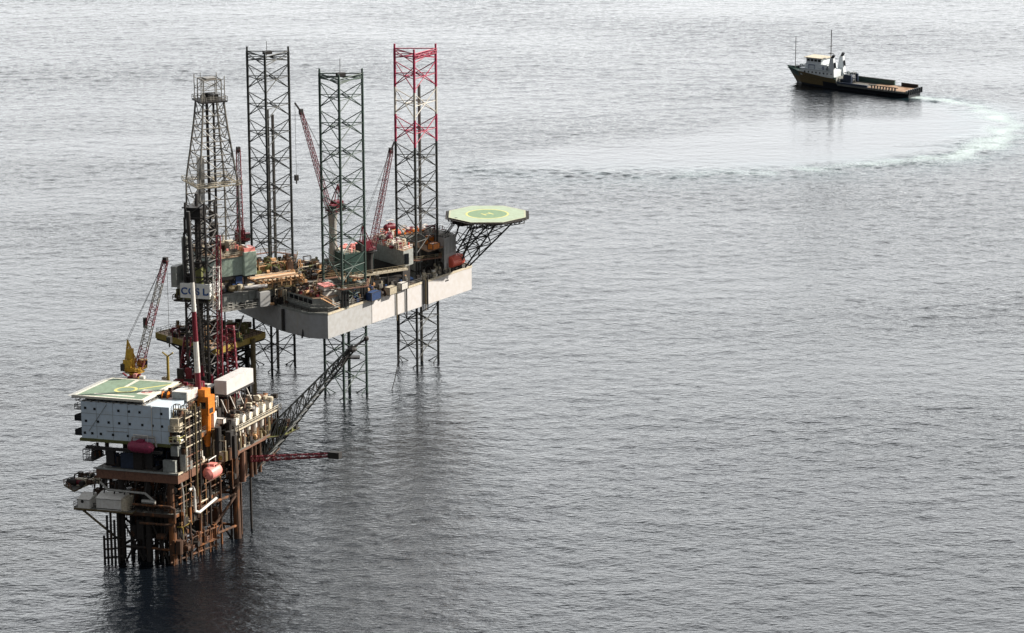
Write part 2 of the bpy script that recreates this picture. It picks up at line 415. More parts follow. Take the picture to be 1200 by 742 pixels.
    ridge = math_('SUBTRACT', 1.0, math_('ABSOLUTE', math_('MULTIPLY', math_('SUBTRACT', noise(0.55, (0.4, 1, 1), 3, .5), 0.5), 5.0), 0.0), True)
    hsum = math_('ADD', hsum, math_('MULTIPLY', math_('POWER', ridge, 2.0), 0.05))
    hsum = math_('MULTIPLY', hsum, strength)
    foamtex = noise(1.1, (.8, .6, 1), 6, .8)
    bp = N.new('ShaderNodeBump'); bp.inputs['Strength'].default_value = 1.0; bp.inputs['Distance'].default_value = WAVE_BUMP
    Lk.new(hsum, bp.inputs['Height']); Lk.new(bp.outputs[0], b.inputs['Normal'])
    fr = N.new('ShaderNodeValToRGB'); fr.color_ramp.elements[0].position = .50; fr.color_ramp.elements[1].position = .84
    Lk.new(math_('ADD', math_('MULTIPLY', att('foam'), 0.42), math_('MULTIPLY', foamtex, 0.78)), fr.inputs[0])
    fm = math_('MULTIPLY', fr.outputs[0], math_('MULTIPLY', att('foam'), 1.5, True), True)
    c1 = N.new('ShaderNodeMix'); c1.data_type = 'RGBA'; c1.inputs[6].default_value = SEA_COL; c1.inputs[7].default_value = (0.02, 0.055, 0.065, 1)
    Lk.new(att('teal'), c1.inputs[0])
    c2 = N.new('ShaderNodeMix'); c2.data_type = 'RGBA'; c2.inputs[7].default_value = (0.55, 0.65, 0.67, 1)
    Lk.new(c1.outputs[2], c2.inputs[6]); Lk.new(fm, c2.inputs[0]); Lk.new(c2.outputs[2], b.inputs['Base Color'])
    Lk.new(math_('ADD', 0.07, math_('MULTIPLY', fm, 0.6)), b.inputs['Roughness'])
    me.materials.append(m)
    o = bpy.data.objects.new('sea', me); C.objects.link(o); o['kind'] = 'structure'
WAVE_BUMP = 0.85
SEA_COL = (0.004, 0.006, 0.009, 1)
make_sea()
# ------------------------------------------------------------------ frames of the two structures
RGO = (-48.95, 847.59, 0); RG = frame(RGO, 32.1, 122.1)                # rig: a towards the bow, b to port
PLO = (-81.34, 679.82, 0); PL = frame(PLO, -15, 65)                    # platform: a along its front, b away from the front
LEGS = [(-13.9, 19.0), (-10.7, -19.0), (24.6, 0.0)]
HZ0, HZ1 = 20.5, 27.7

# ================================================================== JACK-UP RIG
rig = thing('jackup_rig', 'large three-legged jack-up drilling rig with grey hull standing behind the rusty platform', 'drilling rig', (-48.95, 847.59, 0))
outline = [(-21, -28.2), (-12, -24.2), (20.3, -10.45), (20.5, -9.4), (22.2, -8.6), (22.4, -9.58), (43, -0.9), (43, 8), (35, 16), (-21, 29), (-25.5, 24.5), (-28, 13), (-28, -13), (-25.2, -24.6)]
h = MB(RG).prism(outline, HZ0, HZ1, 'hull_grey', 'deck_grey')
hull = h.build('hull', rig)
# lighter repainted plating on the starboard side, a few millimetres proud
pm = MB(RG)
def side_pt(a, off=0.02):
    if a <= 17.6: b = -28.2 + (a + 21) * (16.6 / 38.6)
    else: b = -8.9 + (a - 24.0) * (8.0 / 19.0)
    return (a + off * .4, b - off * .9)
for (x0, x1) in ((-2.2, 8.0), (8.6, 12.2), (13.2, 20.1), (22.7, 42.9)):
    p, q = side_pt(x0), side_pt(x1)
    pm.hexa([(p[0], p[1], HZ0 + .1), (q[0], q[1], HZ0 + .1), (q[0], q[1] + .06, HZ0 + .1), (p[0], p[1] + .06, HZ0 + .1),
             (p[0], p[1], HZ1 - .1), (q[0], q[1], HZ1 - .1), (q[0], q[1] + .06, HZ1 - .1), (p[0], p[1] + .06, HZ1 - .1)], 'hull_white')
pm.build('side_plating', hull)

ms = MB(RG)
for (x0, x1) in ((30.6, 32.2),):
    p, q = side_pt(x0, .06), side_pt(x1, .06)
    ms.hexa([(p[0], p[1], 25.6), (q[0], q[1], 25.6), (q[0], q[1] + .03, 25.6), (p[0], p[1] + .03, 25.6), (p[0], p[1], 26.0), (q[0], q[1], 26.0), (q[0], q[1] + .03, 26.0), (p[0], p[1] + .03, 26.0)], 'dark_steel')
ms.build('draught_mark', hull)
# bulwark band and dark slot lines on the side
bw = MB(RG)
for i in range(len(outline)):
    p, q = outline[i], outline[(i + 1) % len(outline)]
    L = math.hypot(q[0] - p[0], q[1] - p[1])
    if L < 3: continue
    nx_, ny_ = (q[1] - p[1]) / L * .14, -(q[0] - p[0]) / L * .14
    bw.hexa([(p[0] + nx_, p[1] + ny_, HZ1 - .35), (q[0] + nx_, q[1] + ny_, HZ1 - .35), (q[0] - nx_, q[1] - ny_, HZ1 - .35), (p[0] - nx_, p[1] - ny_, HZ1 - .35),
             (p[0] + nx_, p[1] + ny_, HZ1 + .25), (q[0] + nx_, q[1] + ny_, HZ1 + .25), (q[0] - nx_, q[1] - ny_, HZ1 + .25), (p[0] - nx_, p[1] - ny_, HZ1 + .25)], 'cream' if i < 7 else 'block_grey')
bw.build('deck_edge', rig)
rl = MB(RG); rl.rail([(x * .992, y * .985) for x, y in outline], HZ1 + .2, 'dark_steel', 1.15, 2.5, .06, True); rl.build('railing', rig)
for a in (8.3, 12.7, 20.4, 21.3, 22.2, -8.0):
    p = side_pt(a, .35)
    if a > 0:
        o = MB(RG).tube((p[0], p[1], HZ0 - 1.5), (p[0], p[1], HZ1 + .6), .22, 'ochre' if a in (8.3, 21.3) else 'dark_steel', 6).build('slot_line_pipe', rig)  # pipes put in as dark slot lines, imitating shaded recesses in the side
MB(RG).tube((-24.0, -21.0, HZ1), (-26.3, -22.5, HZ1 - 7.5), .3, 'dark_steel', 6).build('drain_pipe', rig)
MB(RG).box(-28.4, -27.8, -15.0, -14.2, HZ0 + .5, HZ1 - .5, 'dark_steel').build('recess_shade_strip', rig)  # solid dark strip standing proud; a recess's shade put into its colour
# hanging seawater hose that dips to the water
hs_ = MB(RG); pts = []
for i in range(15):
    t = i / 14; pts.append((9.5 - 6 * t * t, -15.4 - 5.5 * t ** 1.6, HZ0 - 20.6 * (t ** .75)))
hs_.pipe(pts, .13, 'dark_steel', 5); hs_.build('hanging_hose', rig)

def chord_pts(c, r=6.93):
    # one chord faces the camera side
    return [(c[0] + r * math.cos(a), c[1] + r * math.sin(a)) for a in (R(237.9), R(357.9), R(117.9))]
def rig_leg(c, base_m, top_bands=None, ztop=94.5, face_m=None, zpipe=94):
    root = MB(RG); P3 = chord_pts(c)
    def mat(z, alt=None):
        if top_bands:
            for z0, m in top_bands:
                if z >= z0: return m
        return alt or base_m
    zz = [-14 + 8.1 * i for i in range(20)]; zz = [z for z in zz if z < ztop - 1] + [ztop]
    for i, (z0, z1) in enumerate(zip(zz[:-1], zz[1:])):
        zm = (z0 + z1) / 2; m = mat(zm); fm = mat(zm, face_m)
        mids = []
        for j in range(3):
            p, q = P3[j], P3[(j + 1) % 3]
            n = 2; 
            root.tube((*p, z0), (*p, z1), .38, m, 7, cap=False)
            mid = ((p[0] + q[0]) / 2, (p[1] + q[1]) / 2); mids.append(mid)
            for (s_, z_) in ((p, z0), (q, z0), (p, z1), (q, z1)):
                zc = z_ + (.55 if z_ == z0 else -.55)
                root.tube((*s_, zc), (*mid, zm), .145, fm, 5, cap=False)
            if i % 1 == 0: root.tube((*p, zm), (*q, zm), .13, fm, 5, cap=False)
            if i % 2 == 0:
                for kk in range(6):   # rack teeth blocks read as a thicker chord
                    pass
        for j in range(3): root.tube((*mids[j], zm), (*mids[(j + 1) % 3], zm), .12, fm, 4, cap=False)
    m = mat(ztop)
    for j in range(3): root.tube((*P3[j], ztop), (*P3[(j + 1) % 3], ztop), .17, m, 5)
    for j in range(3): root.tube((*P3[j], ztop), (*P3[j], ztop + 1.4), .30, m, 7)
    return root
leg_specs = [(LEGS[0], 'leg_steel', None, None, 'black lattice leg with a grey pipe tower inside'), (LEGS[1], 'leg_green', None, 'leg_green', 'greenish grey lattice leg nearest the camera'),
             (LEGS[2], 'leg_steel', [(85.5, 'leg_red'), (76.0, 'leg_white'), (66.5, 'leg_red')], None, 'lattice leg with red and white bands near its top')]
for c, bm_, bands, fm, lb in leg_specs:
    lg = rig_leg(c, bm_, bands, 94.5 if c != LEGS[1] else 93.2, fm).build('lattice_leg', rig); lg['label'] = lb
    pp = MB(RG)
    zt = {LEGS[0]: 76, LEGS[1]: 36, LEGS[2]: 84}[c]
    pp.tube((c[0] + 2.2, c[1] + 1.5, -12), (c[0] + 2.2, c[1] + 1.5, zt), .45, 'derrick_grey' if c != LEGS[1] else 'leg_green', 7)
    if c == LEGS[0]: pp.tube((c[0] + 1.2, c[1] + 2.5, 28), (c[0] + 1.2, c[1] + 2.5, zt + 1.5), .35, 'derrick_grey', 6)
    pp.build('water_pipe', lg)
    tp = MB(RG); q = chord_pts(c)
    if c != LEGS[2]:
        tp.box(c[0] - 1, c[0] + 1.4, c[1] - .8, c[1] + .8, 94.2 if c == LEGS[0] else 93.0, 95.2 if c == LEGS[0] else 94.0, 'dark_steel'); tp.tube((c[0], c[1], 93), (c[0], c[1], 98), .08, 'dark_steel', 4)
    else: tp.truss((q[0][0], q[0][1], 93.6), (q[1][0], q[1][1], 93.6), .8, .8, 8, .08, .06, 'leg_red')
    tp.build('beacon_frame', lg)
# jacking houses round the legs
for c in LEGS:
    for p in chord_pts(c):
        j = MB(RG)
        d = Vector((p[0] - c[0], p[1] - c[1])).normalized()
        x, y = p[0] - d.x * 1.2, p[1] - d.y * 1.2
        j.box(x - 1.3, x + 1.3, y - 1.3, y + 1.3, HZ1 + .02, HZ1 + 5.6, 'block_grey'); j.box(x - 1.45, x + 1.45, y - 1.45, y + 1.45, HZ1 + 2.2, HZ1 + 2.5, 'dark_steel')
        for k in range(3): j.tube((x - .9 + .9 * k, y - 1.6, HZ1 + .6), (x - .9 + .9 * k, y - 1.6, HZ1 + 5.0), .25, 'dark_steel', 6)
        j.build('jacking_house', rig)
    cw = MB(RG); P3 = [(c[0] + 8.6 * math.cos(a), c[1] + 8.6 * math.sin(a)) for a in [R(237.9 + 60 * k) for k in range(6)]]
    for k in range(6):
        p, q = P3[k], P3[(k + 1) % 6]; pi = (c[0] + (p[0] - c[0]) * .86, c[1] + (p[1] - c[1]) * .86); qi = (c[0] + (q[0] - c[0]) * .86, c[1] + (q[1] - c[1]) * .86)
        cw.prism([p, q, qi, pi], HZ1 + 5.7, HZ1 + 5.9, 'rust_beam')
    cw.rail(P3, HZ1 + 5.9, 'ochre', 1.1, 2, .07, True); cw.build('walkway', rig)

# cantilever carrying the drill floor
ct = MB(RG)
for b in (-8.5, 8.5):
    ct.box(-46, -6, b - .45, b + .45, HZ1 + .1, HZ1 + 4.6, 'block_grey')
    for k in range(21): ct.box(-45.8 + 1.95 * k, -45.65 + 1.95 * k, b - .62, b + .62, HZ1 + .25, HZ1 + 4.4, 'block_grey')
    ct.box(-46.2, -5.8, b - .8, b + .8, HZ1 + 4.6, HZ1 + 4.85, 'galvanised')
for k in range(9): ct.box(-46 + 5 * k, -45.5 + 5 * k, -8, 8, HZ1 + 1.0, HZ1 + 4.2, 'dark_steel')
ct.box(-46.1, -44.9, -8, 8, HZ1 + .4, HZ1 + 4.4, 'block_grey')
ct.prism([(-45, -8), (-6, -8), (-6, 8), (-45, 8)], HZ1 + 4.5, HZ1 + 4.75, 'deck_tan')
ct.build('cantilever', rig)
sk = MB(RG)  # platforms slung below and beside the cantilever
sk.box(-46.5, -34, -11.2, -9.0, HZ1 + .2, HZ1 + .45, 'galvanised'); sk.rail([(-46.5, -11.2), (-34, -11.2)], HZ1 + .45, 'galvanised', 1.1, 1.8, .06)
sk.box(-33.6, -30.4, -11.6, -9.2, HZ1 + .2, HZ1 + 4.4, 'hull_grey'); sk.tube((-38, -10.4, HZ1 + 6.2), (-31, -10.8, HZ1 + 6.0), .5, 'hull_white', 8)
sk.box(-30, -28.2, -10.5, -9, HZ1 + .2, HZ1 + 2.2, 'dark_steel'); sk.pipe([(-44, -9.8, HZ1 - .2), (-44, -9.8, HZ1 - 5), (-40, -9.8, HZ1 - 6), (-38, -9.6, HZ1 - 2)], .22, 'dark_steel')
clutter(sk, -46, -33, -11, -9.3, HZ1 + .45, 10, 3, ['dark_steel', 'galvanised', 'deck_grey'], 1.8, 1.8)
sk.build('side_platform', rig)
# substructure with green cladding
ss = MB(RG)
ss.box(-46, -36, -8.2, 8.2, 37.2, 42.6, 'green_wall')
for k in range(26): ss.box(-45.9 + .4 * k, -45.78 + .4 * k, -8.3, -8.2, 37.3, 42.5, 'green_wall')
ss.build('green_windwall', rig)
s2 = MB(RG)
s2.box(-37.2, -33.4, -9.4, -5.2, 37.0, 43.8, 'green_wall')
for k in range(10): s2.box(-37.1 + .38 * k, -36.98 + .38 * k, -9.5, -9.4, 37.1, 43.7, 'green_wall')
s2.box(-37.0, -33.6, -9.1, -5.5, 43.8, 44.9, 'pink'); s2.box(-36.2, -35.6, -9.0, -5.6, 44.9, 45.3, 'white')
s2.build('green_cabin', rig)
s3 = MB(RG)
for a in (-45, -40.5, -36):
    for b in (-7.5, 7.5): s3.box(a - .4, a + .4, b - .4, b + .4, HZ1 + 4.8, 37.2, 'dark_steel')
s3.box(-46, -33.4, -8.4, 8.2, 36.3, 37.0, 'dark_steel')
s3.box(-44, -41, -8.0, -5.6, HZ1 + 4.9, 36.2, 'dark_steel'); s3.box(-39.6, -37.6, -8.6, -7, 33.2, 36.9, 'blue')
clutter(s3, -45.5, -34, -9.6, -7.6, 33.0, 26, 5, ['dark_steel', 'cream', 'ochre', 'derrick_grey', 'blue', 'dark_steel'], 3.0, 2.2)
s3.build('substructure', rig)
s4 = MB(RG)
s4.prism([(-46.4, -8.6), (-36, -8.6), (-36, 8.4), (-46.4, 8.4)], 42.6, 42.85, 'deck_tan'); s4.rail([(-46.4, -8.6), (-36, -8.6)], 42.85, 'cream', 1.1, 1.6, .06)
clutter(s4, -46, -36.4, -8.2, 7.8, 42.85, 60, 11, ['cream', 'copper', 'cream', 'derrick_grey', 'rust_steel', 'pink'], 2.4, 2.2)
s4.box(-39.6, -37.4, -5, -2, 43, 46.2, 'cream')
s4.build('drill_floor', rig)

# main derrick
DC = (-42.0, 0.0)
def square(cx, cy, w, rot=-7):
    return [(cx + w * math.cos(R(rot + 45 + 90 * k)) * .7071, cy + w * math.sin(R(rot + 45 + 90 * k)) * .7071) for k in range(4)]
levels = [(43.0, 11.6), (48.5, 11.6), (54, 11.6), (59, 11.5), (63.5, 11.3), (67.6, 10.3), (71.5, 9.3), (75.3, 8.4), (79, 7.5), (82.6, 6.8), (86.2, 6.2)]
dk = MB(RG)
for i in range(len(levels) - 1):
    z0, w0 = levels[i]; z1, w1 = levels[i + 1]
    A = square(*DC, w0); B = square(*DC, w1)
    for j in range(4):
        k = (j + 1) % 4
        dk.tube((*A[j], z0), (*B[j], z1), .30, 'derrick_grey', 6, cap=False)
        dk.tube((*A[j], z0), (*A[k], z0), .15, 'derrick_grey', 4, cap=False)
        m = ((A[j][0] + A[k][0]) / 2, (A[j][1] + A[k][1]) / 2)
        if j != 0 or i > 2:
            dk.tube((*B[j], z1), (*m, z0), .13, 'derrick_grey', 4, cap=False); dk.tube((*B[k], z1), (*m, z0), .13, 'derrick_grey', 4, cap=False)
            mb_ = ((A[j][0] * .75 + B[j][0] * .25 + m[0]) / 2, (A[j][1] + m[1]) / 2)
            dk.tube((*A[j], (z0 + z1) / 2), ((m[0] + B[j][0]) / 2, (m[1] + B[j][1]) / 2, (z0 + z1) / 2), .09, 'derrick_grey', 4, cap=False)
            dk.tube((*A[k], (z0 + z1) / 2), ((m[0] + B[k][0]) / 2, (m[1] + B[k][1]) / 2, (z0 + z1) / 2), .09, 'derrick_grey', 4, cap=False)
        dk.tube((*B[j], z1), (*B[k], z1), .12, 'derrick_grey', 4, cap=False)
der = dk.build('derrick', rig)
cb = MB(RG)
q = square(*DC, 7.8)
cb.prism(q, 86.2, 86.6, 'dark_steel'); cb.rail(q, 86.6, 'derrick_grey', 1.2, 1.4, .07, True)
clutter(cb, -44.6, -39.4, -2.8, 2.8, 86.6, 16, 6, ['dark_steel', 'dark_steel', 'derrick_grey'], 1.8, 2.0)
q6 = square(*DC, 6.6)
for j in range(4): cb.tube((*q6[j], 86.6), (*q6[j], 93.5), .13, 'derrick_grey', 4); cb.tube((*q6[j], 90), (*q6[(j + 1) % 4], 92.8), .08, 'derrick_grey', 4); cb.tube((*q6[j], 89.8), (*q6[(j + 1) % 4], 89.8), .09, 'derrick_grey', 4)
q2 = square(*DC, 5.2)
for j in range(4):
    cb.tube((*q2[j], 86.6), (*q2[j], 92.5), .16, 'derrick_grey', 5); cb.tube((*q2[j], 92.5), (*q2[(j + 1) % 4], 92.5), .14, 'derrick_grey', 4); cb.tube((*q2[j], 89.5), (*q2[(j + 1) % 4], 92.4), .1, 'derrick_grey', 4)
cb.box(-43.6, -40.4, -1.6, 1.6, 92.3, 92.9, 'derrick_grey'); cb.tube((*q[2], 86.6), (*q[2], 95.2), .08, 'derrick_grey', 4)
cb.build('crown_platform', der)
rb = MB(RG); q = square(*DC, 13.4); qi = square(*DC, 11.6)
for j in range(4):
    k = (j + 1) % 4; rb.prism([q[j], q[k], qi[k], qi[j]], 62.8, 63.05, 'cream')
rb.rail(q, 63.05, 'cream', 1.1, 1.5, .07, True)
for k in range(9): rb.tube((-46.5 + k, -4.6, 62.2), (-46.5 + k, 3.2, 62.2), .1, 'cream', 4)
clutter(rb, -46, -38, -4.4, 4.0, 62.2, 12, 9, ['derrick_grey', 'cream', 'dark_steel'], 1.4, 1.6)
rb.build('racking_board', der)
td = MB(RG)
td.tube((-41.2, -.6, 43), (-41.2, -.6, 86.2), .36, 'dark_steel', 6); td.tube((-42.8, .6, 43), (-42.8, .6, 86.2), .3, 'dark_steel', 6)
td.tube((-43.8, -1.8, 43), (-43.8, -1.8, 86.2), .42, 'dark_steel', 6); td.tube((-40.2, 1.6, 43), (-40.2, 1.6, 84), .28, 'derrick_grey', 6)
for z in (46, 51, 56.5, 61.5, 65.5, 69.5, 73.5, 77): td.box(-43.9, -40, -1.9, -1.6, z, z + .25, 'derrick_grey')
td.box(-42.9, -41, -1.2, .8, 47.0, 51.5, 'dark_steel'); td.box(-42.6, -41.2, -.8, .8, 52.5, 54.5, 'ochre')
for k in range(14): td.tube((-45.4 + .35 * (k % 7), 2.6 + .4 * (k // 7), 43), (-45.2 + .35 * (k % 7), 2.4 + .4 * (k // 7), 70), .07, 'derrick_grey', 4)
td.build('travelling_gear', der)

# pipe deck on the cantilever
pd = MB(RG)
rnd = random.Random(4)
z0 = HZ1 + 4.85
pd.box(-33.4, -18.6, -10.4, -9.9, z0 - .3, z0 + .2, 'ochre'); pd.box(-33.4, -18.6, -10.4, -10.1, z0 + 1.5, z0 + 1.7, 'copper')
for k in range(11): pd.box(-33.3 + 1.44 * k, -33.0 + 1.44 * k, -10.35, -10.0, z0 + .2, z0 + 2.8, ['ochre', 'copper'][k % 2])
for k in range(12): pd.tube((-33 + rnd.uniform(0, 2), -9.7, z0 + .3 + .11 * k), (-19.4 + rnd.uniform(0, 1), -9.7, z0 + .3 + .11 * k), .1, rnd.choice(['copper', 'cream', 'rust_steel']), 5)
for k in range(12): pd.box(-33 + 1.25 * k, -32.75 + 1.25 * k, -10.5, 7, z0 + 1.7, z0 + 2.0, 'copper')
for k in range(46):
    b = -9.6 + .36 * k; pd.tube((-33 + rnd.uniform(0, 1.4), b, z0 + 2.0 + .1 * rnd.random()), (-19.6 + rnd.uniform(0, 1.2), b, z0 + 2.1 + .1 * rnd.random()), .17, rnd.choice(['copper', 'rust_steel', 'copper', 'cream']), 5)
pr = pd.build('pipe_rack', rig)
cp = MB(RG)
clutter(cp, -17, 8, -13, 12, HZ1, 240, 21, ['copper', 'rust_steel', 'dark_rust', 'cream', 'deck_tan', 'olive', 'derrick_grey'], 3.4, 3.2, avoid=[(LEGS[0][0], LEGS[0][1], 7.2), (LEGS[1][0], LEGS[1][1], 7.2)])
clutter(cp, -30, -14, -11.5, -9.6, HZ1, 30, 222, ['dark_rust', 'rust_steel', 'copper', 'cream', 'dark_steel'], 4.5, 2.6)
cp.build('deck_machinery', rig); cp = MB(RG)
clutter(cp, -33, -6, 9.2, 13.5, HZ1, 80, 22, ['dark_rust', 'rust_steel', 'olive', 'cream', 'derrick_grey'], 4.5, 3.2, avoid=[(LEGS[0][0], LEGS[0][1], 7.2)])
clutter(cp, -18.4, -6.4, -7.6, 7.8, z0, 130, 223, ['copper', 'rust_steel', 'dark_rust', 'cream', 'dark_steel', 'derrick_grey', 'olive'], 2.6, 2.8, avoid=[(LEGS[0][0], LEGS[0][1], 7.2)])
clutter(cp, -30, -15, -2, 8, z0 + 2, 90, 23, ['olive', 'rust_steel', 'dark_rust', 'cream', 'copper'], 2.6, 3.0)
cp.build('deck_machinery', rig)
cp = MB(RG)
clutter(cp, -17, 30, 10, 19, HZ1, 120, 24, ['dark_rust', 'rust_steel', 'derrick_grey', 'cream', 'dark_steel'], 3.4, 3.0, avoid=[(LEGS[0][0], LEGS[0][1], 7.2)])
clutter(cp, 6.5, 30, 8, 12.5, HZ1, 26, 25, ['dark_rust', 'galvanised', 'derrick_grey', 'crimson', 'white'], 2.4, 2.4)
cp.build('deck_machinery', rig)
cp = MB(RG)
def side_clutter(mb, a0, a1, inset0, inset1, n, seed, mats, hmax):
    rr = random.Random(seed)
    for k in range(n):
        a = rr.uniform(a0, a1); _, b = side_pt(a, 0); b += rr.uniform(inset0, inset1)
        clutter(mb, a - 1, a + 1, b - .7, b + .7, HZ1, 1, seed * 100 + k, mats, hmax, 1.8)
side_clutter(cp, -12, 19, 1.4, 6.2, 150, 31, ['dark_steel', 'cream', 'rust_steel', 'derrick_grey', 'copper', 'dark_rust', 'blue', 'olive'], 2.4)
cp.build('deck_machinery', rig); cp = MB(RG)
side_clutter(cp, 22, 33, 1.2, 4, 50, 32, ['cream', 'cream', 'derrick_grey', 'white', 'dark_rust'], 2.6)
cp.build('deck_machinery', rig); cp = MB(RG)
side_clutter(cp, 32, 41, 3.6, 7, 30, 33, ['cream', 'rust_steel', 'derrick_grey', 'dark_steel'], 2.6)
cp.build('deck_machinery', rig)

# stern deck house with a strip of dark openings
dh = MB(RG)
A = [(-24.6, -11.5), (-22.6, -22.8), (-17.8, -25.2), (-12.5, -22.8), (-15, -11.5)]
dh.prism(A, HZ1, HZ1 + 3.6, 'block_grey', 'deck_tan')
house = dh.build('deck_house', rig)
for k in range(5):
    t0, t1 = .06 + .185 * k, .06 + .185 * k + .15
    p = Vector(A[0]).lerp(Vector(A[1]), t0); q = Vector(A[0]).lerp(Vector(A[1]), t1)
    n = Vector((-.985, -.175)) * .05
    MB(RG).hexa([(p.x + n.x, p.y + n.y, HZ1 + 1.7), (q.x + n.x, q.y + n.y, HZ1 + 1.7), (q.x - n.x, q.y - n.y, HZ1 + 1.7), (p.x - n.x, p.y - n.y, HZ1 + 1.7),
                 (p.x + n.x, p.y + n.y, HZ1 + 3.1), (q.x + n.x, q.y + n.y, HZ1 + 3.1), (q.x - n.x, q.y - n.y, HZ1 + 3.1), (p.x - n.x, p.y - n.y, HZ1 + 3.1)], 'window_dark').build('opening', house)
m_ = MB(RG).prism([(-25.6, -9), (-23.6, -23.6), (-18, -26.4), (-11, -23.4), (-11.4, -22.7), (-18, -25.6), (-22.9, -23), (-24.8, -9)], HZ1 + .9, HZ1 + 1.15, 'block_grey')
m_.rail([(-25.6, -9), (-23.6, -23.6), (-18, -26.4), (-11, -23.4)], HZ1 + 1.15, 'galvanised', 1.0, 1.6, .06); m_.build('gallery', house)
st = MB(RG).stairs((-21.5, -25.6, HZ1 + 4), (-15.5, -24.9, HZ1 + .2), 1.0, 'copper'); st.build('stair', house)
clutter(MB(RG), 0, 1, 0, 1, 0, 0, 0, ['cream'])
rc = MB(RG); clutter(rc, -23.6, -15.5, -21.5, -12.2, HZ1 + 3.6, 50, 41, ['copper', 'rust_steel', 'cream', 'crimson', 'deck_tan', 'dark_rust'], 1.8, 2.6); rc.build('roof_machinery', house)
cc = MB(RG); cc.box(-18.8, -15.6, -22.4, -18.8, HZ1 + 3.62, HZ1 + 6.3, 'white'); cc.box(-19.1, -15.3, -22.7, -18.5, HZ1 + 6.3, HZ1 + 6.6, 'pink'); cc.box(-18.86, -15.54, -22.46, -18.74, HZ1 + 4.9, HZ1 + 5.1, 'dark_steel')
cc.build('control_cabin', house)
cy = MB(RG)
for (a, b) in ((-6.6, -17.5),):
    cy.lathe((a, b, HZ1), (a, b, HZ1 + 6), [(0, 2.3), (.9, 2.3), (1, 1.9)], 'block_grey', 14); cy.ring((a, b), 0, 1.9, HZ1 + 6, 'block_grey')
side_ = MB(RG); side_.lathe((-13.5, -22.0, HZ1), (-13.5, -22.0, HZ1 + 4.4), [(0, 1.7), (1, 1.7)], 'block_grey', 14); side_.ring((-13.5, -22.0), 0, 1.7, HZ1 + 4.4, 'block_grey'); side_.box(-15.3, -11.7, -23.6, -20.4, HZ1 + 2.2, HZ1 + 2.4, 'dark_steel')
side_.build('storage_silo', rig)

# accommodation blocks at the bow
ab = MB(RG)
blockA = [(12.9, -12.4), (17.4, -10.2), (16.8, 6), (10.6, 6)]
ab.prism(blockA, 33.6, 38.4, 'block_grey', 'deck_tan')
ab.prism([(13.6, -10.4), (17, -9), (16.6, 5), (12, 5)], HZ1, 33.6, 'dark_steel')  # set-back lower block, coloured dark to stand for the shaded zone
aw = ab.build('accommodation_block', rig)
wr = MB(RG)
for k in range(9): wr.box(12.4, 12.55, -11 + 1.9 * k, -10.6 + 1.9 * k, 35.6, 36.2, 'window_dark')
pn = MB(RG)
pn.box(13.3, 14.5, -12.75, -12.3, 34.4, 37.6, 'window_dark'); pn.build('doorway', aw)
cl = MB(RG); cl.rail([(12.9, -12.2), (17.2, -10.2), (16.6, 5.8), (10.8, 5.8)], 38.4, 'white', 1.1, 1.6, .07, True)
clutter(cl, 11.5, 16.6, -9.6, 5, 38.4, 46, 51, ['crimson', 'white', 'white', 'coral', 'galvanised', 'crimson', 'cream'], 1.9, 2.4); cl.build('roof_machinery', aw)
bb = MB(RG)
blockB = [(31.6, -4.1), (37.4, -1.2), (37.4, 10), (31.6, 10)]
bb.prism(blockB, HZ1, 38.2, 'hull_grey', 'deck_grey')
for k in range(8): bb.box(31.9 + .7 * k, 32.0 + .7 * k, -3.98 + .35 * k, -3.9 + .35 * k, 33.2, 37.8, 'block_grey')
bw_ = bb.build('accommodation_block', rig)
MB(RG).prism([(17.6, 6.5), (31.5, 6.5), (31.5, 12), (17.6, 12)], HZ1, 38.0, 'block_grey', 'deck_tan').build('accommodation_block', rig)
cl = MB(RG); clutter(cl, 18.2, 31, 7, 11.6, 38.0, 40, 52, ['white', 'crimson', 'cream', 'coral', 'galvanised', 'orange'], 1.6, 2.2)
clutter(cl, 32, 37, -1, 9.5, 38.2, 22, 53, ['white', 'white', 'galvanised', 'crimson'], 1.4, 2.2); cl.rail([(31.6, -4.0), (37.3, -1.1)], 38.2, 'white', 1.1, 1.4, .06)
cl.build('roof_machinery', bw_)
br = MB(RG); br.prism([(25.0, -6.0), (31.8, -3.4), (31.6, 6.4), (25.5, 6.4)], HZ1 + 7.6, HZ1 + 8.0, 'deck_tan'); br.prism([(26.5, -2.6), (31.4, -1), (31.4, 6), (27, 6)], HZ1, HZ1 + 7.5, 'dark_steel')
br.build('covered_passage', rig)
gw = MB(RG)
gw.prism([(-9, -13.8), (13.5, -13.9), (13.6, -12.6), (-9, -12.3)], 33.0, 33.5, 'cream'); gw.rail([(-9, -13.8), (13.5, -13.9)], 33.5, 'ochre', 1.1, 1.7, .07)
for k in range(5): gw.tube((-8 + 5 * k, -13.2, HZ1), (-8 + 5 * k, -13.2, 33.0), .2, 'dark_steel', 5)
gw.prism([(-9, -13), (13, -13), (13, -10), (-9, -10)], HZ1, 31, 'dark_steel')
gw.build('elevated_walkway', rig)
eg = MB(RG); eg.box(-3.2, 6.5, -6.2, 3.5, HZ1, 38.2, 'boat_green'); clutter(eg, -2.8, 6, -5.6, 3, 38.2, 18, 55, ['cream', 'pink', 'derrick_grey', 'white'], 1.5, 2.2); eg.rail([(-3.2, -6.2), (6.5, -6.2)], 38.2, 'cream', 1.1, 1.6, .06)
eg.build('engine_house', rig)

